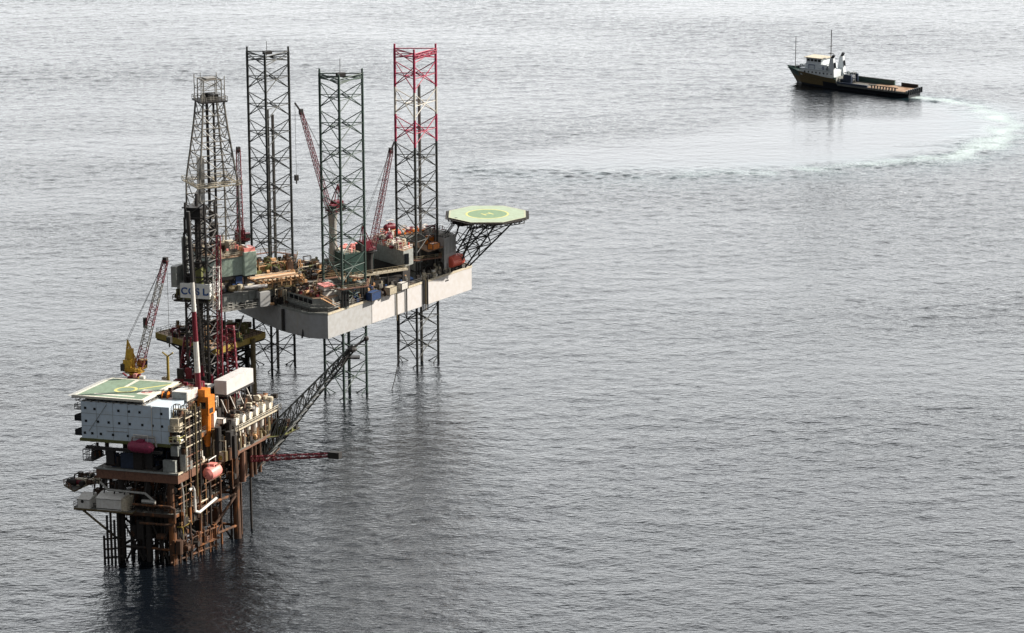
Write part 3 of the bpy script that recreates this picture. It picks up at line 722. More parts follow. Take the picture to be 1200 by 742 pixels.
# helideck of the rig
HC = (46.3, -4.6); HZ = 44.0; HR = 13.4
octo = [(HC[0] + HR * math.cos(R(22.5 + 45 * k - 32)), HC[1] + HR * math.sin(R(22.5 + 45 * k - 32))) for k in range(8)]
octi = [(HC[0] + (HR - 1.0) * math.cos(R(22.5 + 45 * k - 32)), HC[1] + (HR - 1.0) * math.sin(R(22.5 + 45 * k - 32))) for k in range(8)]
hd = MB(RG).prism(octi, HZ - .5, HZ, 'dark_steel', 'heli_pale').build('helideck', rig)
nt_ = MB(RG)
for j in range(8):
    k = (j + 1) % 8; nt_.prism([octo[j], octo[k], octi[k], octi[j]], HZ - .45, HZ - .3, 'dark_rust')
    n = 7
    for i in range(n):
        t = i / n; p = Vector(octo[j]).lerp(Vector(octo[k]), t); q = Vector(octi[j]).lerp(Vector(octi[k]), t)
        nt_.tube((q.x, q.y, HZ - .6), (p.x, p.y, HZ - .2), .08, 'dark_steel', 4)
nt_.build('safety_net', hd)
MB(RG).ring(HC, 5.9, 6.5, HZ + .012, 'mark_yellow').build('painted_circle', hd)
MB(RG).ring(HC, 0, 5.9, HZ + .008, 'heli_inner').build('painted_disc', hd)
ed = MB(RG)
for j in range(8):
    k = (j + 1) % 8; f_ = lambda p, s: (HC[0] + (p[0] - HC[0]) * s, HC[1] + (p[1] - HC[1]) * s)
    a_, b_ = octi[j], octi[k]; ed.quad([(*f_(a_, .955), HZ + .01), (*f_(b_, .955), HZ + .01), (*f_(b_, .995), HZ + .01), (*f_(a_, .995), HZ + .01)], 'heli_edge')
ed.build('painted_edge', hd)
hm = MB(RG)
for (x0, x1, y0, y1) in ((-1.5, -1.0, -1.5, 1.5), (1.0, 1.5, -1.5, 1.5), (-1.0, 1.0, -.25, .25)): hm.quad([(HC[0] + x0, HC[1] + y0, HZ + .02), (HC[0] + x1, HC[1] + y0, HZ + .02), (HC[0] + x1, HC[1] + y1, HZ + .02), (HC[0] + x0, HC[1] + y1, HZ + .02)], 'mark_yellow')
hm.build('painted_letter', hd)
tr = MB(RG)
for k in range(6):
    y = HC[1] - 9 + 3.6 * k; hw = math.sqrt(max(0, 11.6 ** 2 - (y - HC[1]) ** 2))
    tr.truss((HC[0] - hw, y, HZ - 1.3), (HC[0] + hw, y, HZ - 1.3), .3, .3, 9, .09, .07, 'leg_steel', h0=1.5, h1=1.5)
for y in (-9.5, -.5): tr.truss((HC[0] - 9, y, HZ - 1.6), (HC[0] + 9, y, HZ - 1.6), .4, .4, 8, .12, .08, 'leg_steel', h0=1.8, h1=1.8)
ends = [((HC[0] + 6, HC[1] - 5), (42.2, -.8)), ((HC[0] + 6, HC[1] + 5), (42.6, 7)), ((HC[0] - 1, HC[1] - 6), (40, -2.0)), ((HC[0] - 1, HC[1] + 5), (40, 6)), ((HC[0] - 7, HC[1] - 4), (38.6, -1)), ((HC[0] - 7, HC[1] + 4), (38.6, 6))]
for (p, q) in ends: tr.tube((*p, HZ - 2.2), (*q, HZ1 + .1), .26, 'leg_steel', 6)
for i, j in ((0, 1), (2, 3), (4, 5), (0, 2), (2, 4), (1, 3)):
    for t0, t1 in ((.25, .5), (.5, .25), (.5, .78), (.78, .5), (.5, .5), (.25, .25)):
        a_, b_ = ends[i], ends[j]
        f = lambda e, t: (e[0][0] + (e[1][0] - e[0][0]) * t, e[0][1] + (e[1][1] - e[0][1]) * t, (HZ - 2.2) + (HZ1 + .1 - HZ + 2.2) * t)
        tr.tube(f(a_, t0), f(b_, t1), .13, 'leg_steel', 5)
for e in ends[:4]: tr.tube((e[0][0], e[0][1], HZ - 2.2), (38.6, 2.0 if e[0][1] > HC[1] else -1, 34), .15, 'leg_steel', 5)
tr.build('support_truss', hd)
ac = MB(RG); ac.box(35.6, 38.4, -7.6, -2, HZ - 2.0, HZ - 1.2, 'dark_rust'); ac.rail([(34.6, -8.6), (40, -11.6)], HZ - 1.2, 'dark_rust', 1, 1.2, .07); ac.stairs((34.8, -5, HZ - 1), (33.4, -1.6, 38.4), 1, 'dark_rust'); clutter(ac, 35.6, 38.6, -8.8, -1, HZ - 1.8, 16, 57, ['dark_rust', 'dark_steel', 'rust_steel'], 1.4, 2)
ac.build('access_landing', hd)

# ================================================================== CRANES
def crane(fr, base, z0, z1, tip, label, red='crimson', ped='derrick_grey', cabm='crimson', bw=1.8, band=None, nb=18, group='offshore cranes on pedestals', jib=None, back=3.0):
    loc = fr(base[0], base[1], z0)
    t = thing('pedestal_crane', label, 'crane', loc, group)
    p = MB(fr).lathe((base[0], base[1], z0), (base[0], base[1], z1), [(0, 1.25), (.8, 1.15), (1, 1.5)], ped, 12); p.ring(base, 1.4, 2.4, z1, ped, 16); p.rail([(base[0] + 2.3 * math.cos(R(a)), base[1] + 2.3 * math.sin(R(a))) for a in range(0, 360, 60)], z1, ped, 1.0, 1.5, .06, True)
    p.build('pedestal', t)
    d = Vector((tip[0] - base[0], tip[1] - base[1]));  L = d.length or 1; d /= L; n = Vector((-d.y, d.x))
    def loc2(f, s_, z): return (base[0] + d.x * f + n.x * s_, base[1] + d.y * f + n.y * s_, z)
    c = MB(fr)
    def obox(f0, f1, s0, s1, za, zb, m): c.hexa([loc2(f0, s0, za), loc2(f1, s0, za), loc2(f1, s1, za), loc2(f0, s1, za), loc2(f0, s0, zb), loc2(f1, s0, zb), loc2(f1, s1, zb), loc2(f0, s1, zb)], m)
    obox(-back, 1.6, -1.5, 1.5, z1 + .3, z1 + 1.0, cabm); obox(-back, -.4, -1.4, 1.4, z1 + 1.0, z1 + 3.2, cabm); obox(-back - .6, -back + .4, -1.6, 1.6, z1 + .4, z1 + 2.2, 'dark_steel')
    c.build('machinery_house', t)
    c = MB(fr); obox(.2, 1.9, 1.3, 2.8, z1 + .4, z1 + 2.6, cabm); obox(.5, 1.95, 1.5, 2.84, z1 + 1.3, z1 + 2.3, 'window_dark'); c.build('operator_cab', t)
    bst = loc2(1.2, 0, z1 + 1.2)
    b = MB(fr).truss(bst, (*tip[:2], tip[2]), bw * .8, bw * .5, nb, .11, .06, red, band)
    if jib: b.pipe([tuple(tip), tuple(jib)], .28, 'dark_steel', 5)
    bo = b.build('boom', t)
    MB(fr).box(tip[0] - .5, tip[0] + .5, tip[1] - .5, tip[1] + .5, tip[2] - .8, tip[2] + .8, 'dark_steel').build('boom_head', bo)
    g = MB(fr); top = loc2(-back * .7, 0, z1 + 8.0)
    for s_ in (-1, 1):
        g.tube(loc2(.6, s_ * 1.1, z1 + 1), top, .16, cabm, 5); g.tube(loc2(-back + .2, s_ * 1.1, z1 + 1), top, .16, cabm, 5)
    g.build('gantry', t)
    k = MB(fr)
    for s_ in (-.5, .5): k.tube((top[0] + n.x * s_, top[1] + n.y * s_, top[2]), (tip[0], tip[1], tip[2] + .4), .05, 'dark_steel', 4)
    k.build('stay_cable', t)
    return t, loc2
def hook(fr, t, tip, z, m='dark_steel'):
    o = MB(fr).tube((tip[0], tip[1], tip[2]), (tip[0], tip[1], z), .05, 'dark_steel', 4).build('hoist_cable', t)
    k = MB(fr).box(tip[0] - .5, tip[0] + .5, tip[1] - .5, tip[1] + .5, z - 1.6, z, m); k.tube((tip[0], tip[1], z - 2.6), (tip[0], tip[1], z - 1.6), .2, m, 5); k.build('hook_block', t)

crane(RG, (-28.0, 11.0), HZ1, 42.0, (-29.2, 8.5, 69.5), 'crimson crane with upright boom between the tall grey derrick and the black leg', bw=2.2, nb=22, ped='dark_steel', band='crimson')
t, _ = crane(RG, (-3.0, 1.0), HZ1, 49.5, (-13.2, 0.0, 80.2), 'dark crimson crane on a pale pedestal inside the green leg, boom leaning left', bw=1.7, nb=24, ped='galvanised', jib=(-15.2, -.2, 83.0))
hook(RG, t, (-15.2, -.2, 83.0), 62)
t, _ = crane(RG, (1.5, -12.2), HZ1, 40.0, (9.6, -11.6, 68.4), 'dark crimson crane leaning right with hooked boom tip beside the banded leg', bw=1.9, nb=22, ped='dark_steel', red='crimson', jib=(10.9, -11.4, 70.8))

# ================================================================== WELLHEAD PLATFORM
W0 = Vector((-86, 822, 0))
wp = thing('wellhead_platform', 'yellow-edged open deck on rusty columns under the drilling rig stern', 'platform', tuple(W0))
WZ = 19.0
wd = [(-101.7, 825.5), (-83.1, 806.6), (-70.7, 825.2), (-88, 840)]
MB().prism(wd, WZ - .2, WZ, 'dark_rust', 'deck_tan').build('deck', wp)
e = MB()
ctr = Vector((-86, 824))
for i in range(4):
    p, q = Vector(wd[i]), Vector(wd[(i + 1) % 4]); d = (q - p).normalized(); n = Vector((d.y, -d.x))
    if n.dot(p - ctr) < 0: n = -n
    for (o0, o1, za, zb, m) in ((.0, .35, WZ - 1.5, WZ + .15, 'old_yellow'), (-.3, .0, WZ - 2.1, WZ - .25, 'dark_rust')):
        a, b = p + n * o0, q + n * o0; c, d2 = q + n * o1, p + n * o1
        e.hexa([(a.x, a.y, za), (b.x, b.y, za), (c.x, c.y, za), (d2.x, d2.y, za), (a.x, a.y, zb), (b.x, b.y, zb), (c.x, c.y, zb), (d2.x, d2.y, zb)], m)
e.build('edge_girder', wp)
e = MB(); e.rail(wd, WZ + .15, 'dark_steel', 1.2, 1.8, .06, True)
rr = random.Random(3)
for i in range(14):
    p = Vector(wd[i % 2 * 3 if i % 3 == 0 else 0]).lerp(Vector(wd[1]), rr.random()); hgt = rr.uniform(1.5, 3.4); e.tube((p.x, p.y, WZ), (p.x, p.y, WZ + hgt), .08, 'dark_steel', 4)
    if i % 2: e.ball((p.x, p.y, WZ + hgt), .35, 'dark_steel', 4, 6)
e.build('railing', wp)
cols = [(-73.6, 819.5), (-76.5, 832), (-91.5, 834), (-94.5, 824), (-86, 814)]
for i, (x, y) in enumerate(cols):
    MB().lathe((x, y, -10), (x, y, WZ - .3), [(0, .85), (.55, .85), (.551, .75), (1, .75)], 'ochre' if i in (0, 4) else 'dark_rust', 10).build('column', wp)
b_ = MB()
for (i, j) in ((0, 1), (1, 2), (2, 3), (3, 4), (4, 0), (0, 3), (1, 4)):
    for (za, zb) in ((2, 9), (9, 2), (9, 16), (16, 9), (9, 9)): b_.tube((*cols[i], za), (*cols[j], zb), .28, 'dark_rust', 6)
for k in range(14): b_.tube((-88 + 1.3 * (k % 5), 818 + 1.7 * (k // 5), -8), (-88 + 1.3 * (k % 5), 818 + 1.7 * (k // 5), WZ), .33, 'dark_steel', 6)
b_.build('brace_frame', wp)
e = MB()
for s_ in (0, 1):
    z2 = WZ - 4.5 - 2.3 * s_; f = .62 - .2 * s_
    pl = [((p[0] - ctr.x) * f + ctr.x, (p[1] - ctr.y) * f + ctr.y) for p in wd]; e.prism(pl, z2, z2 + .3, 'dark_rust')
    for i in range(4): e.tube((*pl[i], z2), (wd[i][0] * .93 + ctr.x * .07, wd[i][1] * .93 + ctr.y * .07, WZ - .8), .22, 'dark_rust', 5)
clutter(e, -94, -78, 815, 832, WZ - 4.2, 40, 61, ['dark_rust', 'dark_steel', 'ochre', 'rust_steel'], 3, 3); e.build('lower_deck', wp)
e = MB(); 
clutter(e, -91, -76, 814, 832, WZ, 90, 62, ['dark_rust', 'rust_steel', 'dark_steel', 'ochre', 'crimson', 'cream', 'olive'], 3.2, 3.2); 
clutter(e, -97, -88, 820, 831, WZ, 34, 63, ['dark_rust', 'dark_steel', 'rust_steel', 'crimson', 'ochre'], 2.2, 2.6); e.build('deck_machinery', wp)
for k, (x, y, lb) in enumerate(((-88.4, 812.6, 'tall copper wellhead stack standing on the yellow-edged deck, left of its twin'), (-86.0, 811.6, 'tall copper wellhead stack standing on the yellow-edged deck, right of its twin'))):
    tt = thing('wellhead_tree', lb, 'wellhead', (x, y, WZ)); e = MB()
    e.tube((x, y, WZ), (x, y, WZ + 5.6), .55, 'copper', 8)
    for z in (1, 2.4, 3.9, 5.4): e.tube((x - 1.2, y - .3, WZ + z), (x + 1.2, y + .3, WZ + z), .3, 'copper', 7); e.tube((x, y, WZ + z), (x, y - 1.1, WZ + z), .26, 'cream', 7)
    e.build('valve_stack', tt)

# ================================================================== MAIN PLATFORM
pf = thing('production_platform', 'rusty oil production platform with pale blue living quarters standing nearest the camera', 'platform', PLO)
jl = [(-13.6, 0), (-6.4, 0.4), (0.3, 0), (-13.6, 22), (-5, 22), (4.4, 22.6)]
for i, (a, b) in enumerate(jl):
    a2 = a + (0.0 if i in (1, 4) else (.8 if a < 0 else -.6)); m = 'rust_steel' if i in (2, 5) else 'dark_rust'
    MB(PL).tube((a, b, -12), (a2, b, 22), .95 if i in (2, 5) else .75, m, 12).build('jacket_leg', pf)
jb = MB(PL)
for (i, j) in ((0, 1), (1, 2), (3, 4), (4, 5), (0, 3), (1, 4), (2, 5)):
    A_, B_ = jl[i], jl[j]
    jb.tube((*A_, 3.4), (*B_, 3.4), .34, 'rust_steel' if 2 in (i, j) or 5 in (i, j) else 'dark_rust', 8); jb.tube((*A_, 11.6), (*B_, 11.6), .34, 'rust_steel', 8)
    if (i, j) in ((0, 3), (2, 5), (1, 4)):
        jb.tube((*A_, -4), (*B_, 11.6), .34, 'rust_steel' if i == 2 else 'dark_rust', 8); jb.tube((*A_, 11.6), (*B_, -6), .3, 'dark_rust', 8)
    else:
        jb.tube((*A_, -3), (*B_, 11.6), .26, 'dark_rust', 8); jb.tube((*A_, 11.6), (*B_, -3), .26, 'dark_rust', 8)
jb.build('jacket_bracing', pf)
rr = random.Random(8)
cn_ = MB(PL)
for k in range(22):
    a, b = -12.2 + 1.5 * (k % 8) + rr.uniform(-.2, .2), 3 + 2.6 * (k // 8); cn_.tube((a, b, -10), (a, b, 16), rr.uniform(.25, .45), rr.choice(['dark_rust', 'dark_steel', 'dark_rust', 'rust_steel']), 7)
for k in range(7):
    a, b = 1.0 + .25 * k, 4 + 4.4 * k; cn_.tube((a + 1.2, b, -8), (a + 1.2, b, 17), .3, ['dark_rust', 'rust_steel'][k % 2], 7)
cn_.build('conductor_pipes', pf)
fn = MB(PL)  # guard frame at the left front corner
for k in range(7):
    a = -16.4 + .62 * k; bq = -2.4 + .5 * (k % 3); fn.tube((a, bq, -5), (a, bq, 6.5 + [0, 5, 2.5, 6, 4, 6.5, 6.5][k]), .30, ['dark_rust', 'dark_steel', 'rust_steel'][k % 3], 7)
for z in (.8, 3, 5.6): fn.tube((-16.6, -2.5, z), (-12.4, -1.0, z + .4), .24, 'dark_rust', 6)
fn.tube((-22, -2.4, 12.9), (-13.2, -1.0, 5.2), .28, 'ochre', 6)
fn.build('guard_frame', pf)
fn = MB(PL)  # boat landing along the right side
for k in range(8): fn.tube((.6 + .45 * k, -1.2 + 2.0 * k, -4), (.8 + .45 * k, -1.2 + 2.0 * k, 6.4), .24, 'rust_steel', 7)
for z in (.9, 2.6, 5.4): fn.tube((.3, -2, z), (4.0, 13.6, z + .3), .24, 'rust_steel', 6)
for k in range(4): fn.tube((.6 + .9 * k, -1.2 + 4 * k, .6), (1.5 + .9 * k, 2.8 + 4 * k, 5.8), .18, 'rust_steel', 5)
fn.prism([(.2, -1.8), (1.6, -1.9), (4.8, 13.6), (3.4, 13.9)], 2.8, 3.0, 'rust_steel'); clutter(fn, .8, 3.4, -1, 13, 3.0, 50, 71, ['rust_steel', 'dark_rust', 'rust_steel', 'rust_beam'], 3.2, 2)
fn.build('boat_landing', pf)
fn = MB(PL)
clutter(fn, -13, 1.2, .5, 21, 5.5, 260, 171, ['dark_rust', 'dark_steel', 'dark_rust', 'rust_steel'], 7.0, 3.0)  # dense dark infill added to stop light leaking through and darken the reflection
for k in range(16): fn.tube((-13 + .95 * k, 1.2 + (k * 7 % 5), -8), (-13 + .95 * k, 1.2 + (k * 7 % 5), 13), .2 + .1 * (k % 3), ['dark_rust', 'dark_steel'][k % 2], 6)
fn.build('dark_pipe_infill', pf)
# decks
def deck(a0, a1, b0, b1, z, th, m, mt, edge=None, rail=None, name='deck'):
    d = MB(PL).box(a0, a1, b0, b1, z - .12, z, mt); 
    for (x0, x1, y0, y1) in ((a0, a1, b0, b0 + .4), (a0, a1, b1 - .4, b1), (a0, a0 + .4, b0 + .4, b1 - .4), (a1 - .4, a1, b0 + .4, b1 - .4)): d.box(x0, x1, y0, y1, z - th, z - .125, edge or m)
    n = int((b1 - b0) / 4)
    for k in range(1, n): d.box(a0 + .4, a1 - .4, b0 + k * (b1 - b0) / n - .15, b0 + k * (b1 - b0) / n + .15, z - th * .85, z - .125, m)
    o = d.build(name, pf)
    if rail:
        r_ = MB(PL).rail([(a0, b0), (a1, b0), (a1, b1), (a0, b1)], z, rail, 1.15, 1.7, .06, True); r_.build('railing', o)
    return o
RSM = ['dark_rust', 'rust_steel', 'dark_steel', 'dark_rust', 'rust_steel', 'cream', 'ochre']
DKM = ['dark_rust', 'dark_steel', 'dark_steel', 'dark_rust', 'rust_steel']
# cellar deck with the two cabins
deck(-24.5, 1.6, -1.5, 24, 13.0, .9, 'rust_steel', 'deck_grey', rail='dark_rust')
o = MB(PL).prism([(-23.4, -3.4), (-8.4, -3.4), (-8.4, -1.52), (-23.4, -1.52)], 12.9, 13.3, 'ochre', 'deck_grey')
o.prism([(-29.6, 3), (-24.5, -1.0), (-24.5, 12), (-27, 12)], 16.4, 16.8, 'ochre', 'deck_grey').rail([(-24.5, 12), (-27, 12), (-29.6, 3), (-25.5, -.6)], 16.8, 'rust_steel', 1.2, 1.5, .07)
clutter(o, -28.2, -21, 2, 11, 16.8, 34, 72, DKM + ['cream', 'crimson'], 2.2, 2.6); o.build('side_balcony', pf)
def hut(a0, a1, b0, b1, z0, z1, label):
    c = MB(PL).box(a0, a1, b0, b1, z0, z1 - .6, 'white'); c.prism([(a0 - .15, b0 - .15), (a1 + .15, b0 - .15), (a1 + .15, b1), (a0 - .15, b1)], z1 - .6, z1 - .45, 'galvanised')
    c.hexa([(a0 - .15, b0 - .15, z1 - .449), (a1 + .15, b0 - .15, z1 - .449), (a1 + .15, b1, z1 - .449), (a0 - .15, b1, z1 - .449), (a0 - .15, b0 + 2.6, z1 + .5), (a1 + .15, b0 + 2.6, z1 + .5), (a1 + .15, b1, z1 + .5), (a0 - .15, b1, z1 + .5)], 'white')
    o = c.build('cabin', pf); o['label'] = label; return o
c1 = hut(-22.4, -19.4, -3.2, 0, 13.3, 16.0, 'small white cabin with a round vent'); v_ = MB(PL).tube((-21.2, -3.3, 15.0), (-21.2, -3.18, 15.0), .4, 'dark_steel', 10); v_.build('vent', c1)
c2 = hut(-17.6, -11.4, -3.2, 0.6, 13.3, 16.6, 'larger white cabin with a sloping roof')
MB(PL).box(-17.6, -11.35, -3.26, -3.2, 13.5, 13.7, 'dark_steel').box(-11.4, -10.0, -2.8, .6, 13.3, 16.4, 'cream').build('trim', c2)
# deep dark process level, z 13-20
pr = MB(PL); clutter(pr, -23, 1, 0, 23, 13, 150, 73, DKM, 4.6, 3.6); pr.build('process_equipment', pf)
pw = MB(PL)
pw.pipe([(-17, -2.2, 20.0), (-15, -2.3, 18.2), (-5.5, -2.3, 18.0), (-3.5, -2.3, 16.4), (-3.5, -2.3, 15.2)], .3, 'galvanised', 7)
pw.pipe([(-8.6, -2.6, 15.2), (1.0, -2.6, 15.2), (1.8, -2.2, 14.6), (1.8, -2.2, 11.2), (1.0, -2.4, 10.6), (-7, -2.6, 10.6)], .3, 'rust_steel', 7)
pw.pipe([(-6, -2.9, 16.2), (-2.6, -2.9, 16.2)], .5, 'galvanised', 7)
pw.pipe([(1.9, .8, 21.5), (2.2, 1.2, 17.6), (2.2, 1.2, 11.0)], .26, 'galvanised', 7)
pw.pipe([(2.6, 3.4, 17.8), (2.8, 4.6, 18.2), (2.9, 5.2, 17.2), (2.9, 5.2, 12.0), (3.3, 6.4, 11.4), (3.6, 14, 12.8)], .34, 'white', 8)
pw.pipe([(2.2, 9, 6), (2.2, 9, 13), (2.2, 14, 13)], .2, 'cream', 6)
for k in range(9): pw.tube((2.0, .6 + 2.3 * k, 8.6 + .4 * (k % 2)), (2.0, .6 + 2.3 * k, 21.5), .14, ['rust_steel', 'ochre', 'copper'][k % 3], 5)
for z in (15.4, 17.0, 19.2): pw.tube((2.2, -1, z), (2.2, 22, z + .1), .16, 'rust_steel', 6)
for k in range(8): pw.tube((-20 + 2.6 * k, -1.2, 13.2), (-18.6 + 2.6 * k, -1.2, 20.4), .15, 'dark_steel', 5)
pw.build('process_piping', pf)
yb = MB(PL).box(.9, 2.2, .2, 5.6, 9.2, 9.5, 'old_yellow').rail([(2.2, .2), (2.2, 5.6)], 9.5, 'copper', 1.1, 1.3, .07); yb.tube((1.5, 2, 9.2), (1.5, 2, 6), .15, 'old_yellow', 5); clutter(yb, .8, 2.4, 0, 8, 9.5, 26, 74, RSM + ['copper'], 3.6, 2); yb.build('access_platform', pf)
# beam level 20.5-23
deck(-18.5, 2.4, -1.2, 44, 23.2, 2.6, 'dark_rust', 'deck_grey', edge='rust_beam', rail=None)
tg = MB(PL).box(-18.9, 2.7, -1.7, -1.22, 22.95, 23.35, 'block_grey'); tg.box(2.42, 2.8, -1.7, 44, 22.95, 23.35, 'cream'); tg.build('kick_plate', pf)
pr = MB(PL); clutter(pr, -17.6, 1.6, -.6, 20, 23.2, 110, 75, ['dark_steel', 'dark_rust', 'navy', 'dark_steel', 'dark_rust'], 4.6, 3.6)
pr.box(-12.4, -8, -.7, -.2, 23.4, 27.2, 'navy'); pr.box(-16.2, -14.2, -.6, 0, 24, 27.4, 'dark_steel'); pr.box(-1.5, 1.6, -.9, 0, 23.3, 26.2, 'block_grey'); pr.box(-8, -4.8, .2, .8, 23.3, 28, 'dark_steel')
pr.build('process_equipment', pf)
pr = MB(PL); clutter(pr, -16, 1.6, 20, 43.5, 23.2, 110, 76, RSM, 4.2, 3.2); pr.build('process_equipment', pf); pr = MB(PL); pr.box(.4, 2.3, 6, 43.4, 23.205, 23.26, 'dark_rust'); clutter(pr, .4, 2.4, 6, 43.5, 23.2, 60, 77, RSM + ['white', 'copper', 'old_yellow'], 3, 2.6); pr.build('process_equipment', pf)
bl = MB(PL).box(-21.0, -18.5, -2.4, 3, 25.0, 25.25, 'dark_steel').rail([(-18.5, -2.4), (-21, -2.4), (-21, 3)], 25.25, 'dark_steel', 2.6, 1.2, .09); clutter(bl, -20.8, -18.6, -2.2, 2.4, 25.25, 14, 78, DKM, 2.6, 1.6)
bl.box(-20.4, -1.2, -2.3, -1.3, 28.0, 28.6, 'dark_steel'); bl.tube((-20, -2.4, 28.9), (-1, -2.4, 28.7), .12, 'dark_steel', 5); bl.build('side_balcony', pf)
# under-hung rusty space frame at the right rear
sf = MB(PL)
for k in range(11):
    b = 20 + 2.3 * k; z = 13.5 + .36 * k
    sf.tube((4.6, b, z), (4.6, b, 22.8), .18, 'rust_steel', 5); sf.tube((-8, b, z + .5), (4.6, b, z), .2, 'dark_rust', 5); sf.tube((4.6, b, z), (4.6, b + 2.3, 22.6), .13, 'dark_rust', 5); sf.tube((-8, b, z + .5), (-8, b, 23), .2, 'dark_rust', 5)
sf.tube((4.6, 20, 13.5), (4.6, 43.5, 17.2), .24, 'rust_steel', 6)
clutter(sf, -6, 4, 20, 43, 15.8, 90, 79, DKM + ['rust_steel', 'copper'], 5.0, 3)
for b, m, r_ in ((24.4, 'rust_beam', .75), (28.6, 'rust_steel', .5), (30.6, 'rust_steel', .4), (32.8, 'rust_steel', .45)): sf.tube((5.0, b, 14.2), (5.0, b, 22.9), r_, m, 10)
sf.build('underdeck_frame', pf)
# main deck z 30
deck(-22.6, 2.2, 7.2, 43, 30.2, 1.2, 'rust_steel', 'deck_grey', rail='dark_rust')
for a in (-21.5, -14, -6, 1.4):
    for b in (9, 20, 31, 42): MB(PL).box(a - .35, a + .35, b - .35, b + .35, 23.2, 29.0, 'dark_rust').build('column', pf)
pr = MB(PL); clutter(pr, -22, 1.6, 18, 42.4, 30.2, 150, 80, RSM + ['crimson', 'white'], 4.2, 3.4); clutter(pr, -5, 1.6, 9, 22, 30.2, 60, 81, RSM + ['white', 'copper'], 5.2, 3); pr.build('deck_machinery', pf)
# living quarters
q_ = MB(PL).box(-22.5, 0, 0, 8.5, 30.0, 39.1, 'block_blue')
for z in (33.1, 36.2): q_.box(-22.55, .05, -.06, 0, z, z + .06, 'block_grey')
for a in (-18.6, -14.4, -10.6, -4.4, -2.2): q_.box(a, a + .05, -.05, 0, 30.1, 39.0, 'block_grey')
lq = q_.build('living_quarters', pf)
MB(PL).box(-22.9, .3, -.4, 8.8, 29.3, 29.98, 'olive').build('floor_slab', lq)
wins = [(-21.4, 37.5), (-19.0, 37.4), (-12.9, 37.4), (-10.2, 37.4), (-7.5, 37.4), (-2.0, 37.4), (-21.3, 34.3), (-18.2, 34.3), (-15.5, 34.3), (-12.8, 34.3), (-10.1, 34.3), (-6.9, 34.3), (-4.3, 34.3), (-1.9, 34.3), (-21.7, 31.3), (-19.8, 31.3), (-17.6, 31.3), (-14.5, 31.3), (-10.7, 31.3)]
wb = MB(PL).box(wins[0][0] - .28, wins[0][0] + .28, -.1, .02, wins[0][1] - .3, wins[0][1] + .3, 'window_dark').build('window', lq)
wf = MB(PL)
a, z = wins[0]; wf.box(a - .4, a + .4, -.09, -.01, z - .42, z - .3, 'white'); wf.box(a - .4, a + .4, -.09, -.01, z + .3, z + .42, 'white')
for a2, z2 in wins[1:]:
    c = wb.copy(); C.objects.link(c); c.parent = lq; c.location = PL(a2, 0, z2) - PL(wins[0][0], 0, wins[0][1])
ex = MB(PL)
ex.tube((-20.6, -.15, 31.8), (-15.8, -.15, 38.8), .07, 'block_grey', 4); ex.tube((-16.0, -.2, 32.2), (-10.8, -.2, 32.3), .09, 'galvanised', 5)
ex.tube((-4.4, -.2, 30), (-4.4, -.2, 39), .12, 'white', 5); ex.tube((-8.6, -1.6, 31.6), (-3, -1.6, 31.9), .3, 'galvanised', 6); ex.tube((-8.6, -1.6, 31.6), (-9.4, -1.6, 29.4), .25, 'galvanised', 6); ex.tube((-3, -1.6, 31.9), (-2.6, -1.6, 29.6), .25, 'galvanised', 6)
ex.build('wall_pipe', lq)
sd_ = MB(PL)   # stair landings hung on the left wall
for k, z in enumerate((30.2, 33.8, 36.6)):
    sd_.box(-24.8, -22.56, 1, 7, z, z + .2, 'dark_steel'); sd_.rail([(-22.6, 1), (-24.8, 1), (-24.8, 7)], z + .2, 'dark_steel', 1.1, 1.4, .08)
    if z < 36: sd_.hexa([(-24.8, 1, z + .2), (-22.6, 1, z + .2), (-22.6, 6.5, z + .2), (-24.8, 6.5, z + .2), (-24.8, 1, z + 1.5), (-22.6, 1, z + 2.4), (-22.6, 6.5, z + 2.4), (-24.8, 6.5, z + 1.5)], 'window_dark')
sd_.build('stair_landing', lq)
# helideck
HP = 40.5
hp = MB(PL).prism([(-24.4, -.4), (-6.3, -.4), (-7.2, 17), (-24.4, 17)], HP - .4, HP, 'dark_steel', 'heli_green').build('helideck', pf)
em = MB(PL)
for (p, q, wv) in (((-24.3, -.3), (-6.4, -.3), (0, .7)), ((-24.3, 16.9), (-7.3, 16.9), (0, -.6)), ((-24.3, .42), (-24.3, 16.28), (.7, 0)), ((-6.45, .42), (-7.25, 16.28), (-.75, 0))):
    em.quad([(*p, HP + .01), (*q, HP + .01), (q[0] + wv[0], q[1] + wv[1], HP + .01), (p[0] + wv[0], p[1] + wv[1], HP + .01)], 'mark_white')
em.box(-24.5, -6.2, -.56, -.42, HP - .45, HP + .12, 'mark_white'); em.hexa([(-6.26, -.4, HP - .45), (-6.12, -.4, HP - .45), (-7.02, 17, HP - .45), (-7.16, 17, HP - .45), (-6.26, -.4, HP + .12), (-6.12, -.4, HP + .12), (-7.02, 17, HP + .12), (-7.16, 17, HP + .12)], 'mark_white')
em.quad([(-20.4, 1.9, HP + .01), (-10.0, 1.9, HP + .01), (-10.0, 2.8, HP + .01), (-20.4, 2.8, HP + .01)], 'mark_white'); em.quad([(-17.6, 16.2, HP + .012), (-16.6, 16.2, HP + .012), (-16.2, 9.9, HP + .012), (-17.0, 9.8, HP + .012)], 'mark_white')
em.quad([(-12.4, 8.4, HP + .012), (-7.6, 14.2, HP + .012), (-7.6, 15.2, HP + .012), (-12.8, 9.2, HP + .012)], 'mark_yellow')
em.build('painted_line', hp)
MB(PL).quad([(-10.9, 4.6, HP + .011), (-7.4, 4.6, HP + .011), (-7.8, 8.8, HP + .011), (-11.2, 8.8, HP + .011)], 'mark_white').build('painted_panel', hp)
MB(PL).ring((-9.4, 6.8), .5, 1.3, HP + .02, 'mark_red', 20).build('painted_sign', hp)
